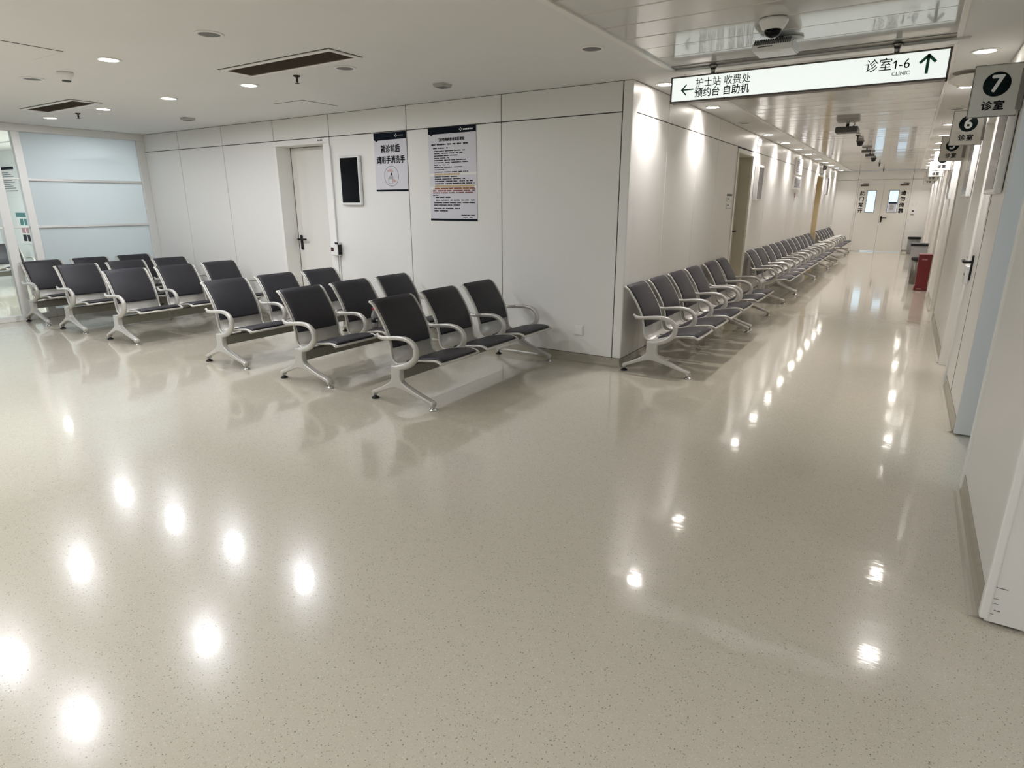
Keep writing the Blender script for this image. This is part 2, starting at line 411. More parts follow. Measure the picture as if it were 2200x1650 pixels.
b.box(XR + 0.004, 5.2, 2.49, 2.60, 0.012, CEIL, 0.002); b.box(XR + 0.02, 5.2, 2.51, 2.59, 0.0, 0.02)
b.box(XR, XR + 0.11, 3.76, 4.73, 2.13, CEIL, 0.002)
b.mi = 2; scuffs(b)
struct(b.build('wall_right', ['panel', 'gap', 'scuff']))
# closing walls behind the camera and around the far room
b = MB(); b.box(-15.6, 5.2, -6.3, -6.2, 0, CEIL); struct(b.build('wall_front', 'room_wall'))
b = MB(); b.box(5.2, 5.3, -6.2, 2.5, 0, CEIL); struct(b.build('wall_east', 'room_wall'))
b = MB(); b.box(-15.6, XG - 0.05, YB + 0.02, YB + 0.10, 0, CEIL); struct(b.build('wall_north', 'room_wall'))
b = MB(); b.box(-15.7, -15.6, -6.2, YB + 0.1, 0, CEIL); struct(b.build('wall_west', 'room_wall'))
b = MB(); b.box(XG - 0.1, XG, -6.2, -0.5, 0, CEIL); struct(b.build('wall_side', 'room_wall'))

# cove skirting
def cove(name, axis, face, sign, spans, h=0.075, corr=False):
    b = MB()
    prof = [(0.0, h), (0.006, h), (0.007, 0.035)] + [(0.007 + 0.034 * (1 - math.cos(t)), 0.035 - 0.034 * math.sin(t)) for t in (0.4, 0.8, 1.2, math.pi / 2)] + [(0.0, 0.001), ]
    for a0, a1 in spans:
        poly = [(face - sign * (d - 0.004), z) for d, z in prof]
        if axis == 'X': b.prism(poly, 'X', a0, a1)
        else: b.prism(poly, 'Y', a0, a1)
    for fc in b.bm.faces: fc.smooth = False
    return struct(b.build(name, 'base'), corr)
cove('baseboard_back', 'X', YB, 1, [(-9.65, -6.74), (-5.76, XL + 0.008)])
cove('baseboard_left', 'Y', XL, -1, [(5.17, 9.03), (10.06, 17.55), (18.95, YE)], corr=True)
cove('baseboard_end', 'X', YE, 1, [(XL, -1.53), (-0.08, XR)], corr=True)
cove('baseboard_right', 'Y', XR, 1, [(2.515, 3.72)], 0.10)
cove('baseboard_right', 'Y', XR, 1, [(a + 0.02, c - 0.02) for a, c in segs], 0.10, corr=True)

# corner guards on the room side
n = 7
def guard(y, corr=False, z0=0.02):
    global n
    b = MB(); b.box(XR - 0.012, XR + 0.016, y - 0.024, y + 0.016, z0, 2.15, 0.006, 2)
    struct(b.build('trim_%d' % n, 'trim'), corr); n += 1
guard(2.508); guard(3.742)

# ------------------------------------------------------------------ doors
def lever(parent, loc, rz, flip=1, m='black'):
    h = bpy.data.objects.new('door_handle', None); COL.objects.link(h); h.parent = parent; h.location = loc; h.rotation_euler = (0, 0, rz)
    b = MB(); b.box(-0.022, 0.022, -0.012, 0.0, -0.135, 0.05, 0.008, 2); b.build('plate', m, h)
    b = MB(); b.tube([(0, -0.005, 0), (0, -0.05, 0)], 0.010, 8); b.tube(smooth_path([(0, -0.05, 0), (flip * 0.03, -0.055, 0), (flip * 0.14, -0.052, 0.0)], 4), 0.0125, 8); b.tube([(0, -0.045, 0), (-flip * 0.025, -0.05, 0.0)], 0.008, 8)
    b.build('lever', m, h)
    return h
def recess_door(name, a0, a1, depth, top, axis, face, sign, leaf_m='door', frame_w=0.045, corr=False, jamb_m='trim', proud=0.014, lining=None):
    """door frame lining an opening a0..a1 plus its leaf set back by depth"""
    root = bpy.data.objects.new(name, None); COL.objects.link(root); struct(root, corr)
    def P(b, u0, u1, d0, d1, z0, z1, bev=0.0):
        d0, d1 = sorted((face + sign * d0, face + sign * d1))
        if axis == 'X': b.box(u0, u1, d0, d1, z0, z1, bev)
        else: b.box(d0, d1, u0, u1, z0, z1, bev)
    b = MB()
    P(b, a0, a0 + frame_w, -proud, depth + 0.05, 0.0, top, 0.002); P(b, a1 - frame_w, a1, -proud, depth + 0.05, 0.0, top, 0.002)
    P(b, a0, a1, -proud, depth + 0.05, top, top + 0.055, 0.003)
    b.build('door_frame', jamb_m, root)
    if lining:
        b = MB(); P(b, a0 + frame_w, a0 + frame_w + 0.006, 0.012, depth, 0.0, top - 0.006); P(b, a1 - frame_w - 0.006, a1 - frame_w, 0.012, depth, 0.0, top - 0.006); P(b, a0 + frame_w, a1 - frame_w, 0.012, depth, top - 0.006, top); b.build('door_lining', lining, root)
    b = MB(); P(b, a0 + frame_w + 0.003, a1 - frame_w - 0.003, depth, depth + 0.04, 0.006, top - 0.004, 0.003)
    b.build('door_leaf', leaf_m, root)
    return root
# back wall door: deep reveal, wider jamb on its lock-free side
d1 = bpy.data.objects.new('door_1', None); COL.objects.link(d1); struct(d1)
b = MB()
b.box(-6.745, -6.70, YB - 0.012, YB + 0.26, 0, 2.13, 0.002); b.box(-5.865, -5.76, YB - 0.012, YB + 0.26, 0, 2.13, 0.002)
b.box(-6.745, -5.76, YB - 0.012, YB + 0.26, 2.13, 2.19, 0.003)
b.build('door_frame', 'trim', d1)
b = MB(); b.box(-6.694, -5.871, YB + 0.20, YB + 0.24, 0.006, 2.124, 0.003); b.build('door_leaf', 'door', d1)
b = MB(); b.box(-6.70, -6.694, YB + 0.199, YB + 0.22, 0.0, 2.13); b.box(-6.70, -5.865, YB + 0.205, YB + 0.22, 2.124, 2.13); b.build('door_seal', 'gap', d1)
lever(d1, (-6.635, YB + 0.20, 1.03), 0, 1)
b = MB()
for k in range(4): b.box(-5.945 + k * 0.022, -5.929 + k * 0.022, YB - 0.0135, YB - 0.0115, 2.155, 2.171)
b.build('door_plate', 'grey_print', d1)
d2 = recess_door('door_2', 9.03, 10.06, 0.17, 2.12, 'Y', XL, -1, leaf_m='shaded_jamb', corr=True, frame_w=0.06, lining='shaded_jamb')
lever(d2, (XL - 0.17, 9.75, 1.06), R(90), 1)
d3 = recess_door('door_3', 17.55, 18.95, 0.20, 2.13, 'Y', XL, -1, leaf_m='door_tan', corr=True, frame_w=0.06, lining='door_tan')
for k, (a, c) in enumerate(RD):
    d = recess_door('door_%d' % (4 + k), a, c, 0.06, 2.10, 'Y', XR, 1, corr=True, frame_w=0.05, proud=0.016)
    lever(d, (XR + 0.06, a + 0.13, 1.03), R(-90), -1)
dsv = bpy.data.objects.new('door_12', None); COL.objects.link(dsv); struct(dsv, True)
b = MB(); b.box(XR - 0.003, XR + 0.01, 5.445, 5.99, 0.11, 2.10, 0.0015); b.build('door_leaf', 'panel', dsv)
b = MB(); b.box(XR - 0.0015, XR + 0.01, 5.435, 5.445, 0.11, 2.11); b.box(XR - 0.0015, XR + 0.01, 5.435, 5.99, 2.10, 2.11); b.build('door_seal', 'gap', dsv)
lever(dsv, (XR - 0.003, 5.72, 1.035), R(-90), -1)
# door 7 stands open: lined reveal and the room behind it
d = bpy.data.objects.new('door_10', None); COL.objects.link(d); struct(d)
b = MB(); b.box(XR + 0.001, XR + 0.20, 4.71, 4.735, 0.01, 2.15, 0.003); b.box(XR + 0.02, XR + 0.20, 3.755, 3.775, 0, 2.15, 0.002); b.box(XR, XR + 0.20, 3.76, 4.73, 2.12, 2.15)
b.build('door_frame', 'jamb_grey', d)
b = MB(); b.box(XR + 0.20, 3.3, 6.0, 6.1, 0, CEIL); b.box(3.2, 3.3, 2.6, 6.0, 0, CEIL); struct(b.build('wall_consulting', 'room_wall'))
b = MB(); b.box(3.17, 3.20, 3.0, 4.4, 0.9, 2.2); struct(b.build('window_3', 'daylight'))

# end double door
d = bpy.data.objects.new('door_11', None); COL.objects.link(d); struct(d, True)
b = MB(); b.box(-1.53, -1.485, YE - 0.03, YE + 0.05, 0, 2.05, 0.002); b.box(-0.125, -0.08, YE - 0.03, YE + 0.05, 0, 2.05, 0.002); b.box(-1.53, -0.08, YE - 0.03, YE + 0.05, 2.05, 2.17, 0.004)
b.build('door_frame', 'door', d)
def end_leaf(x0, x1, wx0, wx1, z0=1.19, z1=1.86):
    b = MB(); y0, y1 = YE - 0.015, YE + 0.03
    b.box(x0, wx0, y0, y1, 0.012, 2.045); b.box(wx1, x1, y0, y1, 0.012, 2.045); b.box(wx0, wx1, y0, y1, 0.012, z0); b.box(wx0, wx1, y0, y1, z1, 2.045)
    lf = b.build('door_leaf', 'door', d)
    b = MB(); b.box(wx0 + 0.015, wx1 - 0.015, YE + 0.002, YE + 0.008, z0 + 0.015, z1 - 0.015); b.build('window_pane', 'door_window', lf)
    b = MB()
    for q in ((wx0, wx0 + 0.018, z0, z1), (wx1 - 0.018, wx1, z0, z1), (wx0, wx1, z0, z0 + 0.018), (wx0, wx1, z1 - 0.018, z1)): b.box(q[0], q[1], YE - 0.024, YE + 0.005, q[2], q[3], 0.003)
    b.build('window_frame', 'grey_plastic', lf)
    return lf
lf1 = end_leaf(-1.482, -0.806, -1.235, -0.975); lf2 = end_leaf(-0.798, -0.128, -0.640, -0.370)
b = MB(); b.box(-0.806, -0.798, YE - 0.012, YE + 0.02, 0.01, 2.045); b.build('door_seal', 'grey_plastic', d)
lever(lf2, (-0.752, YE - 0.015, 1.035), 0, 1)
b = MB(); b.box(-1.48, -0.81, YE - 0.03, YE + 0.03, 0.0, 0.009); b.build('door_gap_gleam', 'chrome', d)  # shiny strip put in for the daylight gleam under the leaf
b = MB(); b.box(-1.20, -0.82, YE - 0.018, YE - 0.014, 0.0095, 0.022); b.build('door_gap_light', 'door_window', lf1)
for ch, z in zip('此门常开', (1.765, 1.59, 1.415, 1.24)): text('door_lettering', ch, 0.145, 'print', lf1, (-1.365, YE - 0.0165, z), FRONT, 0.004)
for ch, z in zip('请勿倚靠', (1.765, 1.59, 1.415, 1.24)): text('door_lettering', ch, 0.145, 'print', lf2, (-0.262, YE - 0.0165, z), FRONT, 0.004)
for x, lf in ((-1.33, lf1), (-0.265, lf2)):
    b = MB(); b.box(x - 0.11, x + 0.11, YE - 0.085, YE - 0.016, 1.985, 2.04, 0.01, 2); b.tube([(x + 0.05, YE - 0.06, 2.045), (x + 0.12, YE - 0.16, 2.055), (x - 0.04, YE - 0.03, 2.065)], 0.009, 6)
    b.build('door_closer', 'closer', lf)
p = thing('paper_notice', 'pale printed notice with a dark header on the far door window', 'notice', (-0.505, YE - 0.026, 1.20), corr=True)
b = MB(); b.box(-0.11, 0.11, -0.003, 0, 0.01, 0.30); b.build('sheet', 'paper', p)
b = MB(); b.box(-0.11, 0.11, -0.005, -0.003, 0.26, 0.30); b.build('header_strip', 'navy', p)
b = MB()
for k in range(6): b.box(-0.06, 0.05 - 0.01 * (k % 3), -0.0045, -0.003, 0.07 + 0.028 * k, 0.082 + 0.028 * k)
b.build('print', 'grey_print', p)

# ------------------------------------------------------------------ glass partition and the room behind it
w1 = bpy.data.objects.new('window_1', None); COL.objects.link(w1); struct(w1)
def bars(lst, name, parent, m='alu', bev=0.004):
    b = MB()
    for (y0, y1, z0, z1, t) in lst: b.box(XG - t, XG + t, y0, y1, z0, z1, bev)
    return b.build(name, m, parent)
bars([(3.555, 3.645, 0.0, 2.345, 0.04), (5.07, 5.18, 0, 2.345, 0.04), (3.645, 5.07, 0, 0.10, 0.035), (3.645, 5.07, 1.755, 1.785, 0.025), (3.645, 5.07, 1.165, 1.195, 0.025), (-0.5, 5.18, 2.345, CEIL, 0.045)], 'window_frame', w1)
b = MB(); b.box(XG - 0.006, XG + 0.006, 3.64, 5.075, 0.09, 2.35); b.build('frosted_pane', 'frost', w1)
w2 = bpy.data.objects.new('window_2', None); COL.objects.link(w2); struct(w2)
bars([(3.265, 3.375, 0.0, 2.345, 0.035), (3.375, 3.555, 0.0, 0.07, 0.035), (3.375, 3.555, 1.765, 1.785, 0.02), (3.375, 3.555, 1.17, 1.19, 0.02),
      (2.25, 3.265, 0.0, 0.07, 0.035), (2.25, 3.265, 1.165, 1.19, 0.02), (2.16, 2.25, 0, 2.345, 0.035), (0.9, 2.16, 0, 0.07, 0.03), (0.9, 2.16, 1.165, 1.19, 0.02), (0.82, 0.9, 0, 2.345, 0.035), (-0.5, 0.82, 0, 0.07, 0.03)], 'window_frame', w2)
b = MB()
for y0, y1 in ((3.37, 3.56), (2.245, 3.27), (0.895, 2.165), (-0.5, 0.825)): b.box(XG - 0.005, XG + 0.005, y0, y1, 0.06, 2.35)
b.build('window_pane', 'glass', w2)
b = MB(); b.box(-15.58, -15.56, -4.5, 3.9, 0.7, 2.25); struct(b.build('window_4', 'daylight'))

# ------------------------------------------------------------------ lights
def area(parent, size, power, col, loc, spread=180, shape='DISK', sy=None, rot=None):
    l = bpy.data.lights.new('lamp', 'AREA'); l.shape = shape; l.size = size
    if sy: l.size_y = sy
    l.energy = power; l.color = col; l.spread = R(spread)
    o = bpy.data.objects.new('lamp', l); COL.objects.link(o); o.parent = parent; o.location = loc
    if rot: o.rotation_euler = rot
    return o
ring = MB().lathe([(0.062, -0.002), (0.064, -0.007), (0.080, -0.005), (0.084, 0.0)], n=28).mesh('ring', 'trim')
dif = MB().lathe([(0.0001, -0.004), (0.062, -0.004)], n=28).mesh('diffuser', 'lamp_on')
dif_c = MB().lathe([(0.0001, -0.004), (0.062, -0.004)], n=28).mesh('diffuser', 'lamp_on_c')
dif_off = MB().lathe([(0.0001, -0.001), (0.03, -0.002), (0.062, -0.004)], n=28).mesh('diffuser', 'lamp_off')
lamp_data = {}
def downlight(x, y, lit, label, group, power, col, corr=False, big=1.0):
    t = thing('downlight', label, 'ceiling light', (x, y, CEIL), 0, group, corr)
    link('trim_ring', ring, t); link('diffuser', (dif_c if corr else dif) if lit else dif_off, t)
    if big != 1.0: t.scale = (big, big, 1)
    if lit:
        k = (power, col)
        if k not in lamp_data:
            l = bpy.data.lights.new('lamp', 'AREA'); l.shape = 'DISK'; l.size = 0.11; l.energy = power; l.color = col; l.spread = R(178 if not corr else 118)
            lamp_data[k] = l
        o = bpy.data.objects.new('lamp', lamp_data[k]); COL.objects.link(o); o.parent = t; o.location = (0, 0, -0.010)
    return t
num = ['nearest', 'second', 'third', 'fourth', 'fifth', 'sixth', 'seventh', 'eighth', 'ninth', 'tenth', 'eleventh', 'twelfth']
GL = 'downlights in the lobby ceiling'
lob = [(-4.97, 3.63, 1, 'lit round downlight beside the long black ceiling vent, in the row along the panelled wall'),
       (-6.21, 3.63, 1, 'lit round downlight between the two black ceiling vents, along the panelled wall'),
       (-7.46, 3.63, 1, 'lit round downlight at the near end of the small black vent'),
       (-8.71, 3.63, 1, 'lit round downlight beneath the small black vent, closest to the glass partition'),
       (-4.95, 2.50, 1, 'large lit round downlight between the smoke detector and the long black vent'),
       (-3.73, 2.49, 0, 'unlit grey round downlight above the long black vent'),
       (-3.77, 3.60, 0, 'unlit grey round downlight at the wall end of the long black vent'),
       (-6.19, 2.51, 0, 'unlit grey round downlight beside the smoke detector'),
       (-1.96, 4.06, 0, 'unlit grey round downlight beside the metal ceiling edge')]
for x, y, lit, lab in lob: downlight(x, y, lit, lab, GL, LAMP_LOBBY, LAMP_COL, big=1.0)
hid = [(x, y) for y in (2.47, 1.43, -0.1, -1.7, -3.4) for x in (-7.3, -6.2, -4.92, -2.6) if not (y > 2 and x > -7.0) and not (x < -7 and y < 2)] + [(0.25, 0.2), (0.25, -2.0), (2.4, 1.2), (2.4, -1.6), (-1.0, -2.3), (-3.7, -0.9)]  # a few read from floor reflections; the rest added unseen to brighten the lobby
hid.remove((-2.6, 1.43))
for x, y in hid: downlight(x, y, 1, 'lit round overhead lobby downlight, a few mirrored in the floor, the rest added unseen', 'overhead lobby downlights', LAMP_LOBBY, LAMP_COL)
YS = [5.55, 7.08, 8.62, 10.2, 11.72, 13.15, 14.6, 16.2, 17.65, 19.1, 20.55, 22.0]
for i, y in enumerate(YS):
    on = i != 2
    st = 'lit' if on else 'unlit'
    downlight(-1.965, y, on, f'{st} downlight in the ceiling strip over the corridor benches, {num[i]} from the hanging sign', 'downlights over the corridor benches', LAMP_CORR, LAMP_COL_C, True)
    downlight(0.232, y, on, f'{st} downlight in the ceiling strip along the numbered rooms, {num[i]} from the hanging sign', 'downlights along the numbered rooms', LAMP_CORR, LAMP_COL_C, True)
# unseen panels added to brighten the frosted pane and the room beyond
for x, y, pw_ in ((-10.55, 4.42, 62), (-12.4, 4.8, 80), (-13.2, 1.2, 70)):
    t = thing('added_panel_light', 'square light panel added out of view to brighten the room beyond the glass', 'ceiling light', (x, y, CEIL), 0, 'panel lights added beyond the glass')
    b = MB(); b.box(-0.3, 0.3, -0.3, 0.3, -0.02, 0.0, 0.004); b.build('housing', 'alu', t)
    area(t, 0.55, pw_, (0.92, 0.97, 1.0), (0, 0, -0.025), shape='SQUARE')
t = struct(bpy.data.objects.new('window_lamp', None)); COL.objects.link(t)  # only holds the area lamp for the consulting room's window daylight
area(t, 1.3, 13, (0.70, 0.85, 1.0), (3.14, 3.7, 1.55), shape='SQUARE', rot=(0, R(90), 0))

# ------------------------------------------------------------------ waiting benches
PROF = [(-0.305, 0.742), (-0.270, 0.722), (-0.235, 0.675), (-0.185, 0.600), (-0.140, 0.510), (-0.115, 0.420), (-0.108, 0.355), (-0.090, 0.308),
        (-0.045, 0.288), (0.02, 0.300), (0.10, 0.326), (0.20, 0.345), (0.30, 0.358), (0.345, 0.354), (0.374, 0.338)]
PATH = [(p.x, p.y) for p in smooth_path([(x, z, 0) for x, z in PROF], 4)]
def offs(path, d):
    out = []
    for i, (x, z) in enumerate(path):
        a, c = path[max(i - 1, 0)], path[min(i + 1, len(path) - 1)]
        t = Vector((c[0] - a[0], c[1] - a[1])).normalized(); out.append((x - t.y * d, z + t.x * d))
    return out
def sheet(b, path, ys, hs, under=0.0):
    """strip along path, height profile hs across ys; closed below at offset under"""
    rows = []
    for y, h in zip(ys, hs):
        o = offs(path, h); rows.append([b.bm.verts.new((x, y, z)) for x, z in o])
    bot = [[b.bm.verts.new((x, y, z)) for x, z in offs(path, under)] for y in (ys[0], ys[-1])]
    for p, q in zip(rows, rows[1:]):
        for i in range(len(path) - 1): b.face([p[i], q[i], q[i + 1], p[i + 1]], True)
    for i in range(len(path) - 1):
        b.face([bot[0][i], bot[0][i + 1], bot[1][i + 1], bot[1][i]], True)
        b.face([bot[0][i], rows[0][i], rows[0][i + 1], bot[0][i + 1]]); b.face([bot[1][i], bot[1][i + 1], rows[-1][i + 1], rows[-1][i]])
    for e_ in (0, len(path) - 1):
        b.face([r_[e_] for r_ in rows] + [bot[1][e_], bot[0][e_]])
SW = 0.235
def seat_meshes():
    b = MB(); sheet(b, PATH, [-SW, SW], [0.002, 0.002], -0.002)
    for s in (-1, 1): b.tube([(x, s * SW, z) for x, z in PATH], 0.0095, 8)
    for e_ in (0, -1): b.tube([(PATH[e_][0], -SW, PATH[e_][1]), (PATH[e_][0], SW, PATH[e_][1])], 0.0095, 8)
    shell = b.mesh('seat_shell', 'perf')
    pw = SW - 0.022
    ys = [-pw, -pw + 0.006, -pw + 0.02, 0, pw - 0.02, pw - 0.006, pw]; hs = [0.006, 0.014, 0.018, 0.019, 0.018, 0.014, 0.006]
    def cut(sel):
        p = [q for q in PATH if sel(q)]; return p
    b = MB(); sheet(b, cut(lambda q: q[1] > 0.385 and q[0] < -0.08), ys, hs, 0.002); back = b.mesh('back_pad', 'pad')
    b = MB(); sheet(b, cut(lambda q: q[0] > 0.015 and q[0] < 0.367), ys, hs, 0.002); seat = b.mesh('seat_pad', 'pad')
    return shell, back, seat
SHELL, BACKP, SEATP = seat_meshes()
def arm_mesh():
    pts = smooth_path([(-0.172, 0, 0.497), (-0.12, 0, 0.492), (-0.03, 0, 0.502), (0.06, 0, 0.508), (0.13, 0, 0.497), (0.178, 0, 0.462), (0.192, 0, 0.412), (0.172, 0, 0.362), (0.118, 0, 0.318), (0.04, 0, 0.287), (-0.03, 0, 0.268)], 4)
    k = len(pts); rad = [0.0155 + 0.0095 * min(1, max(0, (i / (k - 1) - 0.15) / 0.6)) for i in range(k)]
    b = MB(); b.tube(pts, rad, 12, ry=1.0)
    b.tube([(-0.155, 0, 0.497), (-0.19, 0, 0.515)], 0.011, 8)
    return b.mesh('armrest', 'silver')
ARM = arm_mesh()
def leg_mesh():
    # one flat casting: neck, webbed fork, two tapering feet
    out = [(-0.048, 0.296), (0.044, 0.288), (0.040, 0.235), (0.040, 0.200), (0.050, 0.176), (0.085, 0.156), (0.15, 0.129), (0.23, 0.101), (0.30, 0.079), (0.340, 0.066), (0.347, 0.056),
           (0.343, 0.030), (0.320, 0.030), (0.313, 0.048), (0.29, 0.054), (0.22, 0.073), (0.14, 0.096), (0.08, 0.112), (0.03, 0.122), (-0.02, 0.124), (-0.07, 0.112), (-0.13, 0.088), (-0.19, 0.063), (-0.236, 0.046),
           (-0.242, 0.030), (-0.264, 0.030), (-0.270, 0.054), (-0.262, 0.066), (-0.235, 0.078), (-0.17, 0.106), (-0.11, 0.139), (-0.065, 0.168), (-0.052, 0.190), (-0.050, 0.235)]
    b = MB(); b.prism(out, 'Y', -0.026, 0.026)
    bmesh.ops.recalc_face_normals(b.bm, faces=b.bm.faces[:])
    rim = [e for e in b.bm.edges if abs(e.verts[0].co.y - e.verts[1].co.y) < 1e-6]
    bmesh.ops.bevel(b.bm, geom=rim, offset=0.0095, segments=3, profile=0.5, affect='EDGES')
    for fc in b.bm.faces: fc.smooth = abs(fc.normal.y) < 0.97
    b.tube([(0.331, 0, 0.058), (0.331, 0, 0.026)], [0.0175, 0.015], 12); b.tube([(-0.252, 0, 0.058), (-0.252, 0, 0.026)], [0.0175, 0.015], 12)
    return b.mesh('leg', 'silver')
LEG = leg_mesh()
GLIDE = MB().lathe([(0.030, 0.0), (0.031, 0.005), (0.024, 0.013), (0.010, 0.018), (0.008, 0.032)], n=18).mesh('glide', ['chrome'])
GLIDEB = MB().lathe([(0.030, 0.0), (0.031, 0.006), (0.022, 0.014), (0.011, 0.019), (0.010, 0.032)], n=18).mesh('glide', ['black'])
BEAMS = {}
def bench(x, y, nseat, label, group, corr=False, pitch=0.58, rz=0.0, teal=False):
    t = thing('waiting_bench', label, 'bench', (x, y, 0), rz, group, corr)
    L = nseat * pitch
    if L not in BEAMS:
        b = MB(); b.box(-0.035, 0.03, 0.02, L - 0.02, 0.188, 0.272, 0.004)
        for i in range(nseat): b.box(-0.05, 0.06, (i + 0.5) * pitch - 0.05, (i + 0.5) * pitch - 0.03, 0.265, 0.295); b.box(-0.05, 0.06, (i + 0.5) * pitch + 0.03, (i + 0.5) * pitch + 0.05, 0.265, 0.295)
        BEAMS[L] = b.mesh('beam', 'beam')
    link('beam', BEAMS[L], t)
    for i in range(nseat):
        s = link('seat_shell', SHELL, t, (0, (i + 0.5) * pitch, 0)); link('back_pad', BACKP, s); link('seat_pad', SEATP, s)
    for i in range(nseat + 1): link('armrest', ARM, t, (0, i * pitch, 0))
    for yy in (0, L):
        l = link('leg', LEG, t, (0, yy, 0)); link('glide', GLIDE, l, (0.331, 0, 0)); link('glide', GLIDEB, l, (-0.252, 0, 0))
    return t
GB = 'rows of three-seat benches in the lobby'
Y0 = 3.28
rows = [(-3.105, 'silver three-seat bench with charcoal pads, foremost row closest to the wall corner'),
        (-4.20, 'silver three-seat bench with a plastic bottle standing on its middle seat'),
        (-5.315, 'three-seat bench in the third row from the wall corner, before the small wall box'),
        (-7.215, 'three-seat bench in the fourth row, beyond the wide gap by the white door'),
        (-8.365, 'silver three-seat bench in the fifth row, second from the glass partition'),
        (-9.325, 'silver three-seat bench in the last row, right up against the frosted glass partition')]
for x, lab in rows: bench(x, Y0, 3, lab, GB)
GC = 'benches along the corridor wall'
cb = [(5.12, 4, 0.59, 'long silver four-seat bench at the corridor mouth, nearest the wall corner'),
      (7.64, 2, 0.57, 'short silver two-seat bench just before the first recessed corridor door'),
      (10.0, 2, 0.57, 'short silver two-seat bench just past the first recessed corridor door, under the wall screen'),
      (11.25, 4, 0.59, 'silver four-seat bench beneath the two framed notices, after the short bench by the wall screen'),
      (13.72, 4, 0.59, 'silver four-seat bench midway down the corridor, just past the framed notices'),
      (16.2, 2, 0.57, 'short silver two-seat bench just before the second corridor door'),
      (18.45, 4, 0.59, 'silver four-seat bench past the second corridor door, near the far double door'),
      (20.9, 2, 0.57, 'short silver two-seat bench farthest down the corridor, at the far double door')]
for y, ns, pt, lab in cb: bench(-1.785, y, ns, lab, GC, True, pt)
bench(-14.15, 3.35, 3, 'dark bench seen through the narrow clear pane, against the far wall', 'benches beyond the glass')
bench(-13.0, 1.2, 3, 'dark bench seen through the clear door pane at the picture edge', 'benches beyond the glass')

# bottle on the second row
t = thing('drink_bottle', 'small clear plastic bottle with a red cap and dark label on a bench seat', 'bottle', (-4.10, 4.06, 0.349))
MB().lathe([(0.0001, 0.002), (0.026, 0.0), (0.031, 0.012), (0.031, 0.05), (0.0295, 0.06), (0.0295, 0.095), (0.031, 0.105), (0.027, 0.13), (0.013, 0.158), (0.012, 0.172)], n=20).build('body', 'bottle', t)
b = MB(); b.lathe([(0.0312, 0.055), (0.0312, 0.098)], n=20); b.build('bottle_label', 'cola', t)
b = MB(); b.box(0.0312, 0.0318, -0.014, 0.010, 0.066, 0.088); b.build('label_panel', 'white_ink', t)
MB().lathe([(0.0145, 0.170), (0.0145, 0.188), (0.012, 0.191), (0.0001, 0.191)], n=16).build('cap', 'red_cap', t)

# ------------------------------------------------------------------ things on the back wall
YW = YB - 0.003
def emblem(parent, x, z, s, y):
    b = MB()
    for a in (0, 90, 180, 270):
        c, sn = math.cos(R(a)), math.sin(R(a))
        pts = [(0.25, 0), (0.6, 0.32), (1.0, 0), (0.6, -0.32)]
        b.quad([(x + s * (px * c - pz * sn), y, z + s * (px * sn + pz * c)) for px, pz in pts])
    return b.build('emblem', 'white_ink', parent)
# display screen
t = thing('wall_screen', 'black portrait screen in a white frame on the panelled wall beside the door', 'screen', (-5.43, YB, 1.447))
b = MB()
hw, H2 = 0.16, 0.53
b.box(-hw, hw, -0.045, -0.004, 0, H2, 0.012, 3); b.build('casing', 'white_plastic', t)
b = MB(); b.box(-hw + 0.024, hw - 0.024, -0.0465, -0.044, 0.028, H2 - 0.022); b.build('display', 'screen', t)
# hand washing poster
t = thing('poster', 'smaller poster with two lines of large characters and a hand-washing picture in an oval', 'poster', (-4.83, YB, 1.592))
pw, ph = 0.232, 0.595
b = MB(); b.box(-pw, pw, -0.006, -0.002, 0, ph, 0.001); b.build('sheet', 'paper', t)
b = MB(); b.prism([(-pw, ph), (-pw, ph - 0.07), (-pw + 0.02, ph - 0.075), (-pw + 0.04, ph - 0.088), (-pw + 0.06, ph - 0.075), (pw, ph - 0.07), (pw, ph)], 'Y', -0.0075, -0.006); hd = b.build('header_strip', 'navy', t)
emblem(hd, 0.09, ph - 0.036, 0.018, -0.0085)
b = MB()
for k in range(5): b.box(0.115 + k * 0.016, 0.127 + k * 0.016, -0.0083, -0.0075, ph - 0.041, ph - 0.031)
b.build('header_print', 'grey_print', hd)
b = MB(); b.box(-pw, pw, -0.0075, -0.006, 0.0, 0.018); b.build('footer_strip', 'navy', t)
text('poster_text', '就诊前后', 0.082, 'print', t, (0.0, -0.0068, ph - 0.168), FRONT, 0.0026, sx=0.86, space=0.95)
text('poster_text', '请用手消洗手', 0.080, 'print', t, (0.0, -0.0068, ph - 0.278), FRONT, 0.0026, sx=0.86, space=0.98)
b = MB(); cx, cz = 0.0, 0.155
for i in range(40):
    a0, a1 = 2 * math.pi * i / 40, 2 * math.pi * (i + 1) / 40
    b.quad([(cx + 0.105 * math.cos(a0), -0.0068, cz + 0.105 * math.sin(a0)), (cx + 0.105 * math.cos(a1), -0.0068, cz + 0.105 * math.sin(a1)), (cx + 0.100 * math.cos(a1), -0.0068, cz + 0.100 * math.sin(a1)), (cx + 0.100 * math.cos(a0), -0.0068, cz + 0.100 * math.sin(a0))])
pic = b.build('picture_oval', 'grey_print', t)
b = MB(); b.prism([(-0.045, 0.075), (-0.05, 0.135), (-0.03, 0.155), (-0.012, 0.165), (0.012, 0.165), (0.026, 0.152), (0.012, 0.075)], 'Y', -0.0072, -0.0062)
b.mi = 1; b.prism([(-0.04, 0.083), (-0.04, 0.125), (0.008, 0.125), (0.006, 0.083)], 'Y', -0.0078, -0.0072)
b.mi = 2; b.prism([(-0.065, 0.205), (-0.04, 0.222), (-0.01, 0.228), (0.012, 0.218), (0.03, 0.198), (0.0, 0.188), (-0.005, 0.198), (-0.03, 0.203)], 'Y', -0.0074, -0.0066)
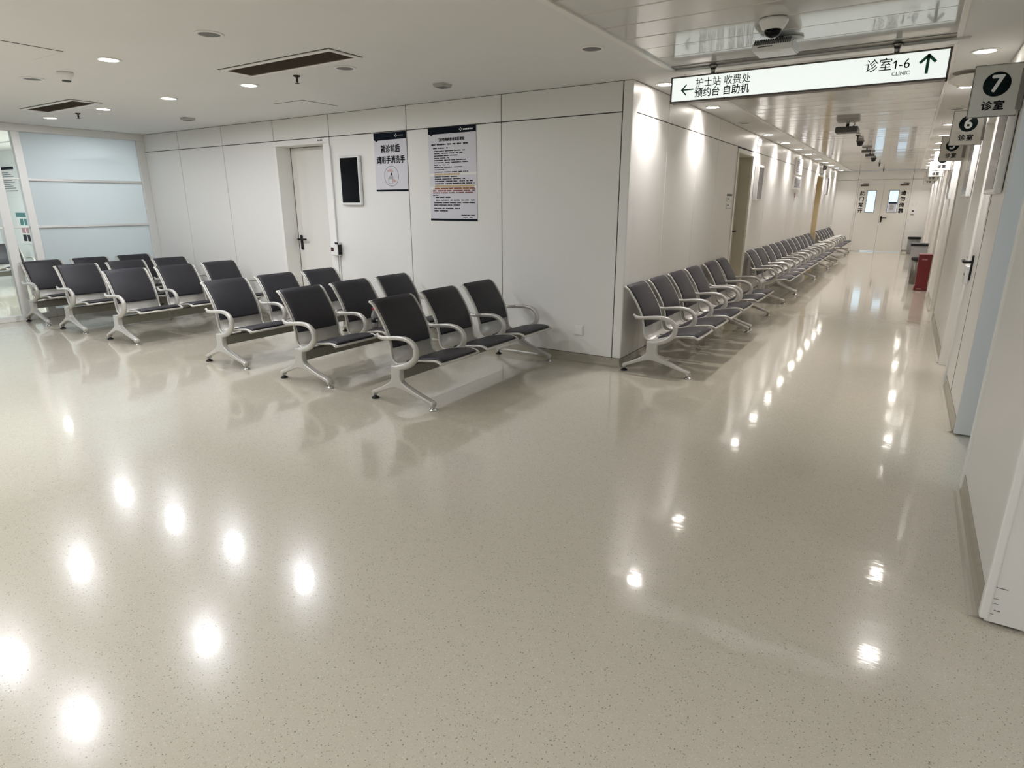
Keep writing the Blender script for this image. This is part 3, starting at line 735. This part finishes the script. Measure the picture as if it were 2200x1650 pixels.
b.prism([(0.005, 0.12), (0.03, 0.128), (0.06, 0.11), (0.07, 0.098), (0.04, 0.09), (0.015, 0.1)], 'Y', -0.0082, -0.0074)
b.mi = 3; b.prism([(-0.012, 0.165), (-0.006, 0.19), (0.006, 0.19), (0.01, 0.165)], 'Y', -0.0072, -0.0066)
b.build('hand_wash_drawing', ['grey_plastic', 'paper', 'skin_print', 'print'], pic)
# long notice poster
t = thing('poster', 'larger poster densely printed with a notice, with highlighted lines and strips of tape', 'poster', (-4.003, YB, 1.292))
pw, ph = 0.30, 0.90
b = MB(); b.box(-pw, pw, -0.006, -0.002, 0, ph, 0.001); b.build('sheet', 'paper', t)
b = MB(); b.prism([(-pw, ph), (-pw, ph - 0.058), (-pw + 0.02, ph - 0.062), (-pw + 0.045, ph - 0.076), (-pw + 0.065, ph - 0.062), (pw, ph - 0.06), (pw, ph)], 'Y', -0.0075, -0.006); hd = b.build('header_strip', 'navy', t)
emblem(hd, 0.115, ph - 0.030, 0.022, -0.0085)
b = MB()
for k in range(6): b.box(0.145 + k * 0.020, 0.160 + k * 0.020, -0.0083, -0.0075, ph - 0.040, ph - 0.026)
b.build('header_print', 'white_ink', hd)
b = MB(); b.box(-pw, pw, -0.0075, -0.006, 0.0, 0.020); b.build('footer_strip', 'navy', t)
text('poster_title', '门诊特殊病患者就医须知', 0.034, 'print', t, (-0.01, -0.0068, ph - 0.118), FRONT, 0.0011, sx=0.9)
b = MB(); rnd = random.Random(3)
def dashes(z, x0, x1, h):
    x = x0
    while x < x1:
        e_ = min(x + rnd.uniform(0.03, 0.13), x1)
        k = x
        while k < e_ - 0.004: b.box(k, min(k + h * 1.05, e_), -0.0068, -0.006, z - h / 2, z + h / 2); k += h * rnd.choice((1.14, 1.14, 1.2, 1.4))
        x = e_ + rnd.uniform(0.008, 0.022)
lines = [(0.74, -0.26, 0.20, 0.013, 0), (0.706, -0.24, -0.05, 0.011, 0), (0.678, -0.23, 0.17, 0.009, 0), (0.655, -0.225, 0.13, 0.009, 0), (0.633, -0.23, 0.07, 0.009, 0), (0.611, -0.23, -0.04, 0.008, 0), (0.590, -0.23, 0.17, 0.009, 0), (0.568, -0.23, 0.21, 0.009, 0),
         (0.545, -0.23, -0.04, 0.008, 0), (0.523, -0.23, 0.14, 0.008, 0), (0.500, -0.23, -0.08, 0.008, 0), (0.478, -0.23, 0.2, 0.008, 0),
         (0.432, -0.23, 0.08, 0.009, 0), (0.410, -0.23, 0.17, 0.009, 0), (0.388, -0.23, 0.25, 0.010, 0), (0.366, -0.23, 0.27, 0.010, 0),
         (0.318, -0.24, 0.28, 0.012, 2), (0.296, -0.26, 0.28, 0.013, 2), (0.276, -0.26, 0.28, 0.012, 2), (0.252, -0.26, -0.19, 0.010, 0), (0.232, -0.23, -0.03, 0.011, 0),
         (0.202, -0.225, 0.27, 0.010, 0), (0.178, -0.25, 0.27, 0.010, 0), (0.155, -0.25, 0.09, 0.010, 0), (0.123, -0.25, 0.09, 0.012, 0), (0.098, -0.25, -0.07, 0.011, 0), (0.056, 0.10, 0.27, 0.008, 0), (0.035, 0.12, 0.25, 0.007, 0)]
for z, x0, x1, h, mi in lines:
    b.mi = 1 if (mi == 2) else 0; dashes(z, x0, x1, h)
b.build('print', ['print', 'red_print'], t)
b = MB(); b.box(-0.23, 0.09, -0.0066, -0.0062, 0.447, 0.463); b.box(-0.23, 0.275, -0.0066, -0.0062, 0.332, 0.350); b.box(-0.24, 0.275, -0.0064, -0.0060, 0.308, 0.326); b.build('highlighting', 'orange', t)
for z in (0.452, 0.325):
    b = MB(); b.box(-0.295, -0.235, -0.0072, -0.0064, z - 0.012, z + 0.012); b.box((0.1 if z > 0.4 else 0.27), 0.30, -0.0072, -0.0064, z - 0.006, z + 0.016); b.build('tape_strip', 'tape', t)
# sanitiser / access box with its conduit
t = thing('wall_box', 'small white wall box with a dark window and thin conduit beside the door frame', 'wall box', (-5.74, YB, 0.0))
b = MB(); b.box(-0.065, 0.055, -0.075, -0.013, 0.872, 1.005, 0.008, 2); b.box(-0.05, 0.055, -0.06, -0.012, 1.0, 1.03, 0.005, 2); b.build('casing', 'white_plastic', t)
b = MB(); b.box(-0.056, -0.012, -0.078, -0.074, 0.925, 0.968, 0.002); b.build('window', 'black', t)
b = MB(); b.box(-0.046, -0.024, -0.0795, -0.077, 0.938, 0.955); b.build('indicator', 'red_print', t)
b = MB(); b.box(0.005, 0.055, -0.066, -0.062, 1.0, 1.028); b.box(0.0553, 0.06, -0.065, -0.016, 0.885, 1.0); b.build('bracket', 'black', t)
b = MB(); b.box(-0.012, 0.003, -0.028, -0.0125, 1.03, 2.10, 0.003); b.box(0.005, 0.017, -0.016, -0.0, 0.30, 0.872, 0.002); b.build('conduit', 'white_plastic', t)
# socket low on the wall
t = thing('power_outlet', 'square white socket plate low on the wall near the corner', 'outlet', (-2.545, YB, 0.255))
b = MB(); b.box(-0.047, 0.047, -0.013, -0.002, 0, 0.094, 0.005, 2); b.build('plate', 'white_plastic', t)
b = MB(); b.box(-0.036, 0.036, -0.0145, -0.0125, 0.011, 0.083, 0.002); b.build('cover', 'trim', t)

# ------------------------------------------------------------------ corridor wall things
def on_left(name, label, cat, y, z, grp=None): return thing(name, label, cat, (XL, y, z), R(90), grp, True)   # local -y points into the corridor; local x runs along +Y
t = on_left('wall_screen', 'dark portrait screen in a white frame just past the first corridor door', 'screen', 10.42, 1.50)
b = MB(); b.box(-0.20, 0.20, -0.065, 0, 0, 0.52, 0.012, 2); b.build('casing', 'white_plastic', t)
b = MB(); b.box(-0.165, 0.165, -0.067, -0.064, 0.035, 0.485); b.build('display', 'screen_grey', t)
for z, h, lab in ((1.555, 0.028, 'small dark plate, topmost of the labels before the first corridor door'), (1.475, 0.066, 'small white card under the dark plate before the first corridor door'), (1.395, 0.062, 'lower white card before the first corridor door')):
    t = on_left('wall_label', lab, 'label', 8.80, z, 'labels before the corridor door')
    b = MB(); b.box(-0.13, 0.13, -0.006, -0.001, 0, h, 0.001); b.build('plate', 'grey_print' if h < 0.05 else 'white_plastic', t)
    if h > 0.05:
        b = MB(); b.box(-0.10, -0.02, -0.0075, -0.006, h * 0.55, h * 0.8); b.box(-0.13, 0.13, -0.0075, -0.006, 0.0, 0.005); b.build('print', 'grey_print', t)
for z, h, hw, lab in ((2.03, 0.31, 0.42, 'upper framed notice high on the corridor wall'), (1.74, 0.25, 0.45, 'lower grey framed notice on the corridor wall')):
    t = on_left('framed_notice', lab, 'notice', 14.40, z, 'framed notices on the corridor wall')
    b = MB(); b.box(-hw, hw, -0.03, -0.001, 0, h, 0.006); b.build('frame', 'trim', t)
    b = MB(); b.box(-hw + 0.05, hw - 0.05, -0.032, -0.029, 0.03, h - 0.02); b.build('sheet', 'paper' if z > 2 else 'grey_plastic', t)
    b = MB()
    for k in range(7): b.box(-hw + 0.09, hw - 0.12 - 0.05 * (k % 3), -0.0335, -0.032, 0.05 + k * (h - 0.09) / 7, 0.062 + k * (h - 0.09) / 7)
    b.build('print', 'grey_print', t)
t = on_left('wall_label', 'narrow reddish label under the framed notices', 'label', 14.42, 1.53)
b = MB(); b.box(-0.10, 0.10, -0.005, -0.001, 0, 0.16); b.build('card', 'paper', t)
b = MB(); b.box(-0.07, 0.02, -0.0065, -0.005, 0.05, 0.15); b.build('print', 'red_print', t)
t = on_left('emergency_light', 'small twin-head emergency light high above the second corridor door', 'emergency light', 18.25, 2.19)
b = MB(); b.box(-0.16, 0.16, -0.07, -0.001, 0, 0.10, 0.01, 2); b.build('casing', 'grey_plastic', t)
for s in (-1, 1):
    MB().lathe([(0.02, 0.0), (0.05, 0.03), (0.055, 0.075), (0.0001, 0.08)], n=14, axis='Y').build('lamp_head', 'dark_grey', t, (s * 0.09, -0.13, 0.15))
t = on_left('wall_screen', 'thin grey screen seen edge-on past the second corridor door', 'screen', 19.75, 1.70)
b = MB(); b.box(-0.20, 0.20, -0.06, 0, 0, 0.45, 0.01, 2); b.build('casing', 'grey_plastic', t)
b = MB(); b.box(-0.17, 0.17, -0.062, -0.059, 0.03, 0.42); b.build('display', 'screen_grey', t)
t = on_left('motion_sensor', 'tiny white sensor high on the wall above the first corridor door', 'sensor', 10.25, 2.33)
b = MB(); b.box(-0.035, 0.035, -0.05, -0.001, -0.05, 0.05, 0.015, 3); b.build('casing', 'white_plastic', t)
b = MB(); b.box(-0.022, 0.022, -0.053, -0.048, -0.03, 0.01, 0.004); b.build('lens', 'grey_plastic', t)
# end wall switches
for z, h, lab, dk in ((1.40, 0.09, 'small pale switch plate beside the far double door, the upper one', 0), (1.15, 0.15, 'small white box with a dark window beside the far double door, the lower one', 1)):
    t = thing('switch_box', lab, 'switch', (0.06, YE, z), 0, None, True)
    b = MB(); b.box(-0.055, 0.055, -0.035 if dk else -0.012, -0.001, 0, h, 0.005); b.build('casing', 'white_plastic', t)
    b = MB(); b.box(-0.03, 0.03, -0.038 if dk else -0.014, -0.011, h * 0.5, h * 0.75); b.build('window' if dk else 'rocker', 'black' if dk else 'trim', t)

# numbered room signs
names = {'7': 'number 7, nearest of all', '6': 'number 6', '5': 'number 5', '4': 'number 4', '3': 'number 3', '2': 'number 2', '1': 'number 1, farthest of all'}
for num_, y in zip('7654321', (4.82, 6.96, 9.38, 11.95, 14.68, 17.2, 19.9)):
    t = thing('room_sign', 'white hanging room sign with a dark disc bearing ' + names[num_], 'sign', (XR - 0.02, y, 1.945), 0, 'numbered room signs', True)
    b = MB(); b.box(-0.232, 0.0, -0.010, 0.010, 0, 0.278, 0.006, 2); bd = b.build('board', 'sign_white', t)
    b = MB(); b.box(-0.234, 0.0, -0.008, 0.008, -0.003, 0.004); b.box(-0.236, -0.231, -0.008, 0.008, 0, 0.278); b.box(-0.234, 0.0, -0.008, 0.008, 0.274, 0.281); b.build('edge_band', 'sign_edge', t)
    b = MB(); b.box(-0.012, 0.018, -0.014, 0.014, 0.03, 0.25, 0.003); b.build('bracket', 'sign_edge', t)
    MB().lathe([(0.0001, -0.0118), (0.066, -0.0118), (0.066, -0.0098)], n=36, axis='Y').build('number_disc', 'disc', bd, (-0.118, 0, 0.173))
    text('number', num_, 0.125, 'white_ink', bd, (-0.118, -0.0128, 0.172), FRONT, 0.0035)
    text('sign_text', '诊室', 0.054, 'print', bd, (-0.120, -0.0118, 0.055), FRONT, 0.0016, space=1.12)
# screens beside the rooms
for y, g in ((5.20, 'beside the sign for room 7'), (7.55, 'beside the sign for room 6'), (10.78, 'beside the sign for room 5')):
    t = thing('room_screen', 'tall white-framed grey screen on the wall ' + g, 'screen', (XR, y, 1.51), R(-90), 'screens beside the numbered rooms', True)
    b = MB(); b.box(-0.33, 0.33, -0.045, -0.004, 0, 0.62, 0.012, 3); b.build('casing', 'white_plastic', t)
    b = MB(); b.box(-0.255, 0.255, -0.047, -0.044, 0.03, 0.585); b.build('display', 'screen_grey', t)
t = thing('name_strip', 'narrow vertical strip of dark characters on the wall past the room 6 sign', 'label', (XR - 0.001, 7.12, 1.80), R(-90), None, True)
b = MB(); b.box(-0.045, 0.045, -0.004, 0, 0, 0.38); b.build('strip', 'trim', t)
b = MB()
for k in range(5): b.box(-0.025, 0.025, -0.006, -0.004, 0.03 + k * 0.068, 0.075 + k * 0.068)
b.build('print', 'grey_print', t)
t = thing('door_card', 'white card holder hanging beside the black handle of the service door', 'card', (XR - 0.003, 5.86, 0.865), R(-90), None, True)
b = MB(); b.box(-0.085, 0.085, -0.03, -0.002, 0, 0.135, 0.006); b.build('holder', 'white_plastic', t)
b = MB(); b.box(-0.03, 0.03, -0.032, -0.03, 0.06, 0.075); b.build('print', 'grey_print', t)

# ------------------------------------------------------------------ bins
t = thing('sharps_box', 'dark red upright box bin on the floor against the numbered-room wall', 'bin', (0.315, 12.93, 0), 0, None, True)
b = MB(); b.prism([(-0.078, 0.02), (0.10, 0.02), (0.10, 0.61), (-0.095, 0.61)], 'Y', -0.06, 0.18); b.build('body', 'red', t)
b = MB(); b.box(-0.098, 0.102, -0.065, 0.185, 0.60, 0.618, 0.004); b.build('lid', 'red', t)
b = MB(); b.box(-0.095, 0.10, -0.085, 0.19, 0.0, 0.055, 0.008); b.build('foot', 'red', t)
b = MB(); b.box(-0.04, 0.04, -0.064, -0.058, 0.52, 0.54); b.build('bin_label', 'pink_print', t)
b = MB(); b.box(-0.055, 0.02, -0.088, -0.084, 0.02, 0.035); b.build('foot_label', 'pink_print', t)
def round_bin(label, x, y, r0, r1, h, m, liner, lid=False):
    t = thing('waste_bin', label, 'bin', (x, y, 0), 0, 'grey bins down the corridor', True)
    MB().lathe([(r0, 0.0), (r0 + 0.005, 0.02), (r1, h), (r1 - 0.01, h), (r0 - 0.01, 0.03), (0.0001, 0.03)], n=28).build('body', m, t)
    MB().lathe([(r1 + 0.004, h - 0.05), (r1 + 0.014, h - 0.03), (r1 + 0.012, h + 0.012), (r1 - 0.012, h + 0.012), (r1 - 0.03, h - 0.10)], n=28).build('liner', liner, t)
    if lid: MB().lathe([(r1 + 0.02, h + 0.0), (r1 + 0.02, h + 0.03), (0.05, h + 0.05), (0.0001, h + 0.05)], n=28).build('lid', 'black', t)
    return t
round_bin('dark steel bin with a black rim just behind the red box', 0.255, 13.95, 0.105, 0.115, 0.48, 'bin_steel', 'black')
t = thing('waste_bin', 'square light grey bin with a black lid, behind the steel bin', 'bin', (0.265, 16.3, 0), 0, 'grey bins down the corridor', True)
b = MB(); b.prism([(-0.125, 0), (0.125, 0), (0.145, 0.58), (-0.145, 0.58)], 'Y', -0.14, 0.14); b.build('body', 'grey_plastic', t)
b = MB(); b.box(-0.165, 0.165, -0.165, 0.165, 0.575, 0.63, 0.015, 2); b.build('lid', 'black', t)
round_bin('round dark bin with a black liner at the foot of the far wall', 0.22, 22.55, 0.14, 0.165, 0.48, 'bin_grey', 'black')

# ------------------------------------------------------------------ ceiling things
def vent(x0, x1, y0, y1, label):
    t = thing('air_vent', label, 'vent', ((x0 + x1) / 2, (y0 + y1) / 2, CEIL), 0, 'black ceiling vents')
    hx, hy = (x1 - x0) / 2, (y1 - y0) / 2; fw = 0.035
    b = MB()
    for q in ((-hx - fw, hx + fw, -hy - fw, -hy), (-hx - fw, hx + fw, hy, hy + fw), (-hx - fw, -hx, -hy, hy), (hx, hx + fw, -hy, hy)): b.box(*q, -0.010, -0.001, 0.002)
    b.build('frame', 'trim', t)
    b = MB(); b.box(-hx - fw - 0.008, hx + fw + 0.008, -hy - fw - 0.008, hy + fw + 0.008, -0.002, -0.0005); b.build('shadow_gap', 'gap', t)
    b = MB(); k = -hy + 0.004
    while k < hy - 0.004: b.quad([(-hx, k, -0.009), (hx, k, -0.009), (hx, k + 0.009, -0.003), (-hx, k + 0.009, -0.003)]); k += 0.012
    b.box(-hx, hx, -hy, hy, -0.003, -0.0022)
    b.build('grille', 'vent', t)
vent(-4.575, -3.44, 3.155, 3.38, 'long black slatted ceiling vent nearest the metal ceiling')
vent(-8.14, -7.09, 3.18, 3.39, 'smaller-looking black slatted ceiling vent near the glass partition')
def sprinkler(x, y, label, corr=False, s=1.0, z=CEIL):
    t = thing('sprinkler', label, 'sprinkler', (x, y, z), 0, 'ceiling sprinklers', corr)
    MB().lathe([(0.035 * s, -0.001), (0.030 * s, -0.010), (0.012 * s, -0.014), (0.010 * s, -0.04 * s), (0.014 * s, -0.045 * s), (0.008 * s, -0.06 * s), (0.0001, -0.065 * s)], n=14).build('body', 'brass_dark', t)
    MB().lathe([(0.0001, -0.068 * s), (0.022 * s, -0.068 * s), (0.022 * s, -0.071 * s), (0.0001, -0.073 * s)], n=14).build('deflector', 'brass_dark', t)
sprinkler(-4.305, 3.59, 'dark pendant sprinkler beside the long ceiling vent', False, 0.8)
sprinkler(-8.03, 3.63, 'dark pendant sprinkler beside the vent near the glass partition', False, 0.8)
t = thing('smoke_detector', 'small white domed smoke detector on the lobby ceiling', 'smoke detector', (-5.70, 2.54, CEIL))
MB().lathe([(0.055, -0.001), (0.055, -0.018), (0.044, -0.028), (0.034, -0.055), (0.030, -0.058)], n=22).build('body', 'plaster', t)
MB().lathe([(0.031, -0.057), (0.029, -0.066), (0.0001, -0.067)], n=22).build('sensor_cap', 'dark_grey', t)
for x, y, lab in ((-3.556, 4.49, 'small square ceiling speaker beside the panelled wall, nearer the corner'), (-7.38, 4.51, 'small square ceiling speaker near the door end of the wall')):
    t = thing('ceiling_speaker', lab, 'speaker', (x, y, CEIL), 0, 'square ceiling speakers')
    b = MB(); b.prism([(-0.06, -0.001), (0.06, -0.001), (0.045, -0.028), (-0.045, -0.028)], 'Y', -0.06, 0.06); b.build('casing', 'speaker_grey', t)
    b = MB(); b.box(-0.04, 0.04, -0.04, 0.04, -0.031, -0.027); b.build('grille', 'lamp_off', t)
for x, y, s, lab in ((-5.44, 4.62, 0.22, 'faint square access panel in the ceiling above the white door'), (-5.18, 1.99, 0.225, 'faint square access panel in the ceiling at the picture edge')):
    t = thing('access_panel', lab, 'access panel', (x, y, CEIL), 0, 'ceiling access panels')
    b = MB(); b.box(-s, s, -s, s, -0.004, -0.001); b.build('panel', 'plaster', t)
    b = MB(); q = s + 0.005
    for z in ((-q, q, -q, -s), (-q, q, s, q), (-q, -s, -q, q), (s, q, -q, q)): b.box(*z, -0.0025, -0.0008)
    b.build('seam', 'lamp_off', t)
# dome camera
t = thing('dome_camera', 'cream ceiling dome camera with a black eye in front of the projector', 'camera', (-0.83, 4.03, CEIL))
MB().lathe([(0.078, 0.004), (0.077, -0.009), (0.060, -0.042), (0.048, -0.050)], n=30).build('housing', 'alu', t)
MB().lathe([(0.046, -0.048), (0.044, -0.062), (0.036, -0.077), (0.019, -0.086), (0.0001, -0.089)], n=30).build('dome', 'screen', t)
# projector
t = thing('projector', 'white projector with dark vent slots hanging from the metal ceiling', 'projector', (-0.885, 4.42, CEIL))
b = MB(); b.prism([(-0.095, -0.088), (0.12, -0.088), (0.12, -0.030), (-0.075, -0.030), (-0.10, -0.046)], 'X', -0.118, 0.118)
bmesh.ops.bevel(b.bm, geom=b.bm.edges[:], offset=0.008, segments=2, affect='EDGES'); b.build('body', 'white_plastic', t)
b = MB()
for k in range(17): b.box(-0.105 + k * 0.0125, -0.099 + k * 0.0125, -0.090, 0.0, -0.035, -0.024)
for k in range(17): b.box(-0.105 + k * 0.0125, -0.0995 + k * 0.0125, -0.1035, -0.094, -0.056, -0.034)
b.build('vent_slots', 'dark_grey', t)
b = MB(); b.lathe([(0.0001, -0.091), (0.040, -0.091), (0.042, -0.087)], c=(0, -0.05, 0), n=24, sx=1.0, sy=0.5); b.build('base_plate', 'trim', t)
b = MB(); b.box(-0.085, 0.0, -0.1015, -0.094, -0.068, -0.064); b.build('port_slot', 'dark_grey', t)
b = MB(); b.tube([(0.03, 0.03, -0.032), (0.03, 0.03, 0.004)], 0.02, 12); b.box(-0.06, 0.06, 0.0, 0.06, -0.034, -0.026); b.build('mount', 'dark_grey', t)
MB().lathe([(0.082, 0.004), (0.080, -0.008), (0.03, -0.012)], n=28, c=(0.06, 0.09, 0)).build('ceiling_plate', 'trim', t)
b = MB(); b.tube(smooth_path([(0.06, 0.05, -0.002), (0.085, 0.02, -0.012), (0.09, 0.0, -0.032)], 5), 0.004, 6); b.build('cable', 'black', t)
# dark fittings along the corridor ceiling
for y, lab in ((9.55, 'dark ceiling projector nearest to the hanging sign along the corridor'), (13.85, 'dark ceiling fitting midway along the corridor ceiling'), (15.0, 'dark ceiling fitting just past the midway one')):
    t = thing('ceiling_projector', lab, 'projector', (-0.88, y, CEIL), 0, 'dark fittings on the corridor ceiling', True)
    k = 1.0 if y < 11 else 0.62; t.scale = (k, k, k)
    b = MB(); b.box(-0.13, 0.13, -0.12, 0.12, -0.10, -0.03, 0.012, 2); b.build('body', 'dark_grey', t)
    b = MB(); b.tube([(0, 0, -0.04), (0, 0, 0.004)], 0.018, 10); b.tube([(0.05, 0.02, -0.04), (0.08, 0.02, 0.004)], 0.005, 6); b.build('mount', 'black', t)
for y, lab in ((12.15, 'black box-shaped camera on the corridor ceiling'), (16.7, 'second black camera farther along the corridor ceiling')):
    t = thing('ceiling_camera', lab, 'camera', (-0.89, y, CEIL), 0, 'black cameras on the corridor ceiling', True)
    t.scale = (0.7, 0.7, 0.7)
    MB().lathe([(0.075, 0.004), (0.075, -0.02), (0.055, -0.09), (0.0001, -0.105)], n=20).build('housing', 'black', t)
    MB().lathe([(0.09, 0.005), (0.088, -0.004), (0.075, -0.006)], n=20).build('base_ring', 'dark_grey', t)
for k, y in enumerate((11.0, 18.8, 21.8)): sprinkler(-0.85, y, 'dark sprinkler on the corridor ceiling, %s from the hanging sign' % num[k], True, 1.1)
# opened round hatch over the numbered rooms
t = thing('ceiling_hatch', 'round dark ceiling opening with its pale cover hanging down, above the room 7 sign', 'hatch', (0.225, 6.36, CEIL))
MB().lathe([(0.0001, -0.002), (0.112, -0.002), (0.118, -0.001)], n=32).build('opening', 'vent', t)
b = MB(); b.lathe([(0.0001, -0.004), (0.118, -0.004), (0.120, 0.0), (0.0001, 0.004)], n=32)
t.scale = (1.25, 1.25, 1.0)
cv = b.build('cover', 'trim', t, (-0.01, 0.03, -0.05)); cv.rotation_euler = (R(-13), R(3), 0)

# hanging light-box sign
t = thing('hanging_sign', 'long backlit white direction sign with green arrows hanging across the corridor mouth', 'sign', (-0.845, 5.03, 2.195))
W, Hh = 0.885, 0.183
b = MB()
for q in ((-W, W, 0, 0.012), (-W, W, Hh - 0.010, Hh), (-W, -W + 0.012, 0, Hh), (W - 0.012, W, 0, Hh)): b.box(q[0], q[1], -0.045, 0.045, q[2], q[3], 0.002)
b.build('frame', 'sign_frame', t)
b = MB(); b.box(-W + 0.010, W - 0.010, -0.040, 0.040, 0.010, Hh - 0.009); face = b.build('light_panel', 'lightbox', t)
for x in (-0.585, 0.585):
    b = MB(); b.tube([(x, 0, Hh - 0.002), (x, 0, CEIL - 2.195)], 0.016, 12); b.lathe([(0.016, Hh + 0.03), (0.032, Hh + 0.052), (0.032, Hh + 0.057)], c=(x, 0, 0), n=16); b.build('hanger', 'steel', t)
ys = -0.0412
text('sign_text', '护士站 收费处', 0.068, 'print', face, (-0.697, ys, 0.123), FRONT, 0, align='LEFT', sx=0.93)
text('sign_text', '预约台 自助机', 0.068, 'print', face, (-0.700, ys, 0.055), FRONT, 0.0009, align='LEFT', sx=0.93)
text('sign_text', '诊室', 0.082, 'print', face, (0.574, ys, 0.114), FRONT, 0, align='RIGHT', sx=0.95)
b = MB(); b.prism([(0.589, 0.088), (0.597, 0.088), (0.597, 0.138), (0.590, 0.138), (0.578, 0.127), (0.578, 0.119), (0.589, 0.128)], 'Y', ys - 0.001, ys + 0.0006); b.build('numeral', 'print', face)
text('sign_text', '-6', 0.080, 'print', face, (0.609, ys, 0.112), FRONT, 0, align='LEFT', sx=0.97)
text('sign_text', 'CLINIC', 0.032, 'grey_print', face, (0.627, ys, 0.058), FRONT, 0.0003)
def arrow(cx, cz, s, a, th):
    b = MB(); c, sn = math.cos(a), math.sin(a)
    def bar(p, q):
        d_ = Vector((q[0] - p[0], q[1] - p[1])).normalized(); nrm = Vector((-d_.y, d_.x)) * th
        pts = [(p[0] + nrm.x, p[1] + nrm.y), (q[0] + nrm.x, q[1] + nrm.y), (q[0] - nrm.x, q[1] - nrm.y), (p[0] - nrm.x, p[1] - nrm.y)]
        poly = [(cx + s * (x * c - z * sn), cz + s * (x * sn + z * c)) for x, z in pts]
        b.prism(poly, 'Y', ys - 0.001, ys + 0.0006)
    bar((-1, 0), (0.95, 0)); bar((0.99, -0.06), (0.18, 0.78)); bar((0.99, 0.06), (0.18, -0.78))
    return b.build('arrow', 'green', face)
arrow(-0.755, 0.087, 0.046, math.pi, 0.10)
arrow(0.766, 0.098, 0.0545, math.pi / 2, 0.15)

# ------------------------------------------------------------------ seen through the clear glass
t = thing('poster', 'white notice with a dark header seen through the narrow clear pane, upper of two', 'poster', (-14.72, YB + 0.02, 1.71), 0, 'posters beyond the glass')
b = MB(); b.box(-0.32, 0.40, -0.006, -0.002, 0, 0.44); b.build('sheet', 'white_plastic', t)
b = MB(); b.box(-0.32, 0.40, -0.008, -0.006, 0.39, 0.44); b.build('header_strip', 'navy', t)
b = MB()
for k in range(9): b.box(-0.22 + 0.02 * (k % 2), 0.34 - 0.1 * (k % 3), -0.0075, -0.006, 0.05 + k * 0.035, 0.063 + k * 0.035)
b.box(-0.32, 0.40, -0.0078, -0.006, 0.0, 0.016); b.build('print', 'grey_print', t)
t = thing('poster', 'colourful board with a teal header seen through the narrow clear pane, lower of two', 'poster', (-14.36, YB + 0.02, 0.74), 0, 'posters beyond the glass')
b = MB(); b.box(-0.30, 0.30, -0.006, -0.002, 0, 0.58); b.build('sheet', 'white_plastic', t)
b = MB(); b.box(-0.30, 0.30, -0.008, -0.006, 0.50, 0.58); b.build('header_strip', 'teal_print', t)
for k, m_ in enumerate(('navy', 'pink_print', 'teal_print')):
    b = MB(); b.box(-0.17, -0.02, -0.008, -0.006, 0.05 + k * 0.15, 0.17 + k * 0.15); b.box(0.02, 0.20, -0.008, -0.006, 0.05 + k * 0.15, 0.17 + k * 0.15); b.build('picture', m_, t)

# ------------------------------------------------------------------ turn the corridor group
for o in CORR:
    o.matrix_world = TURN @ o.matrix_basis
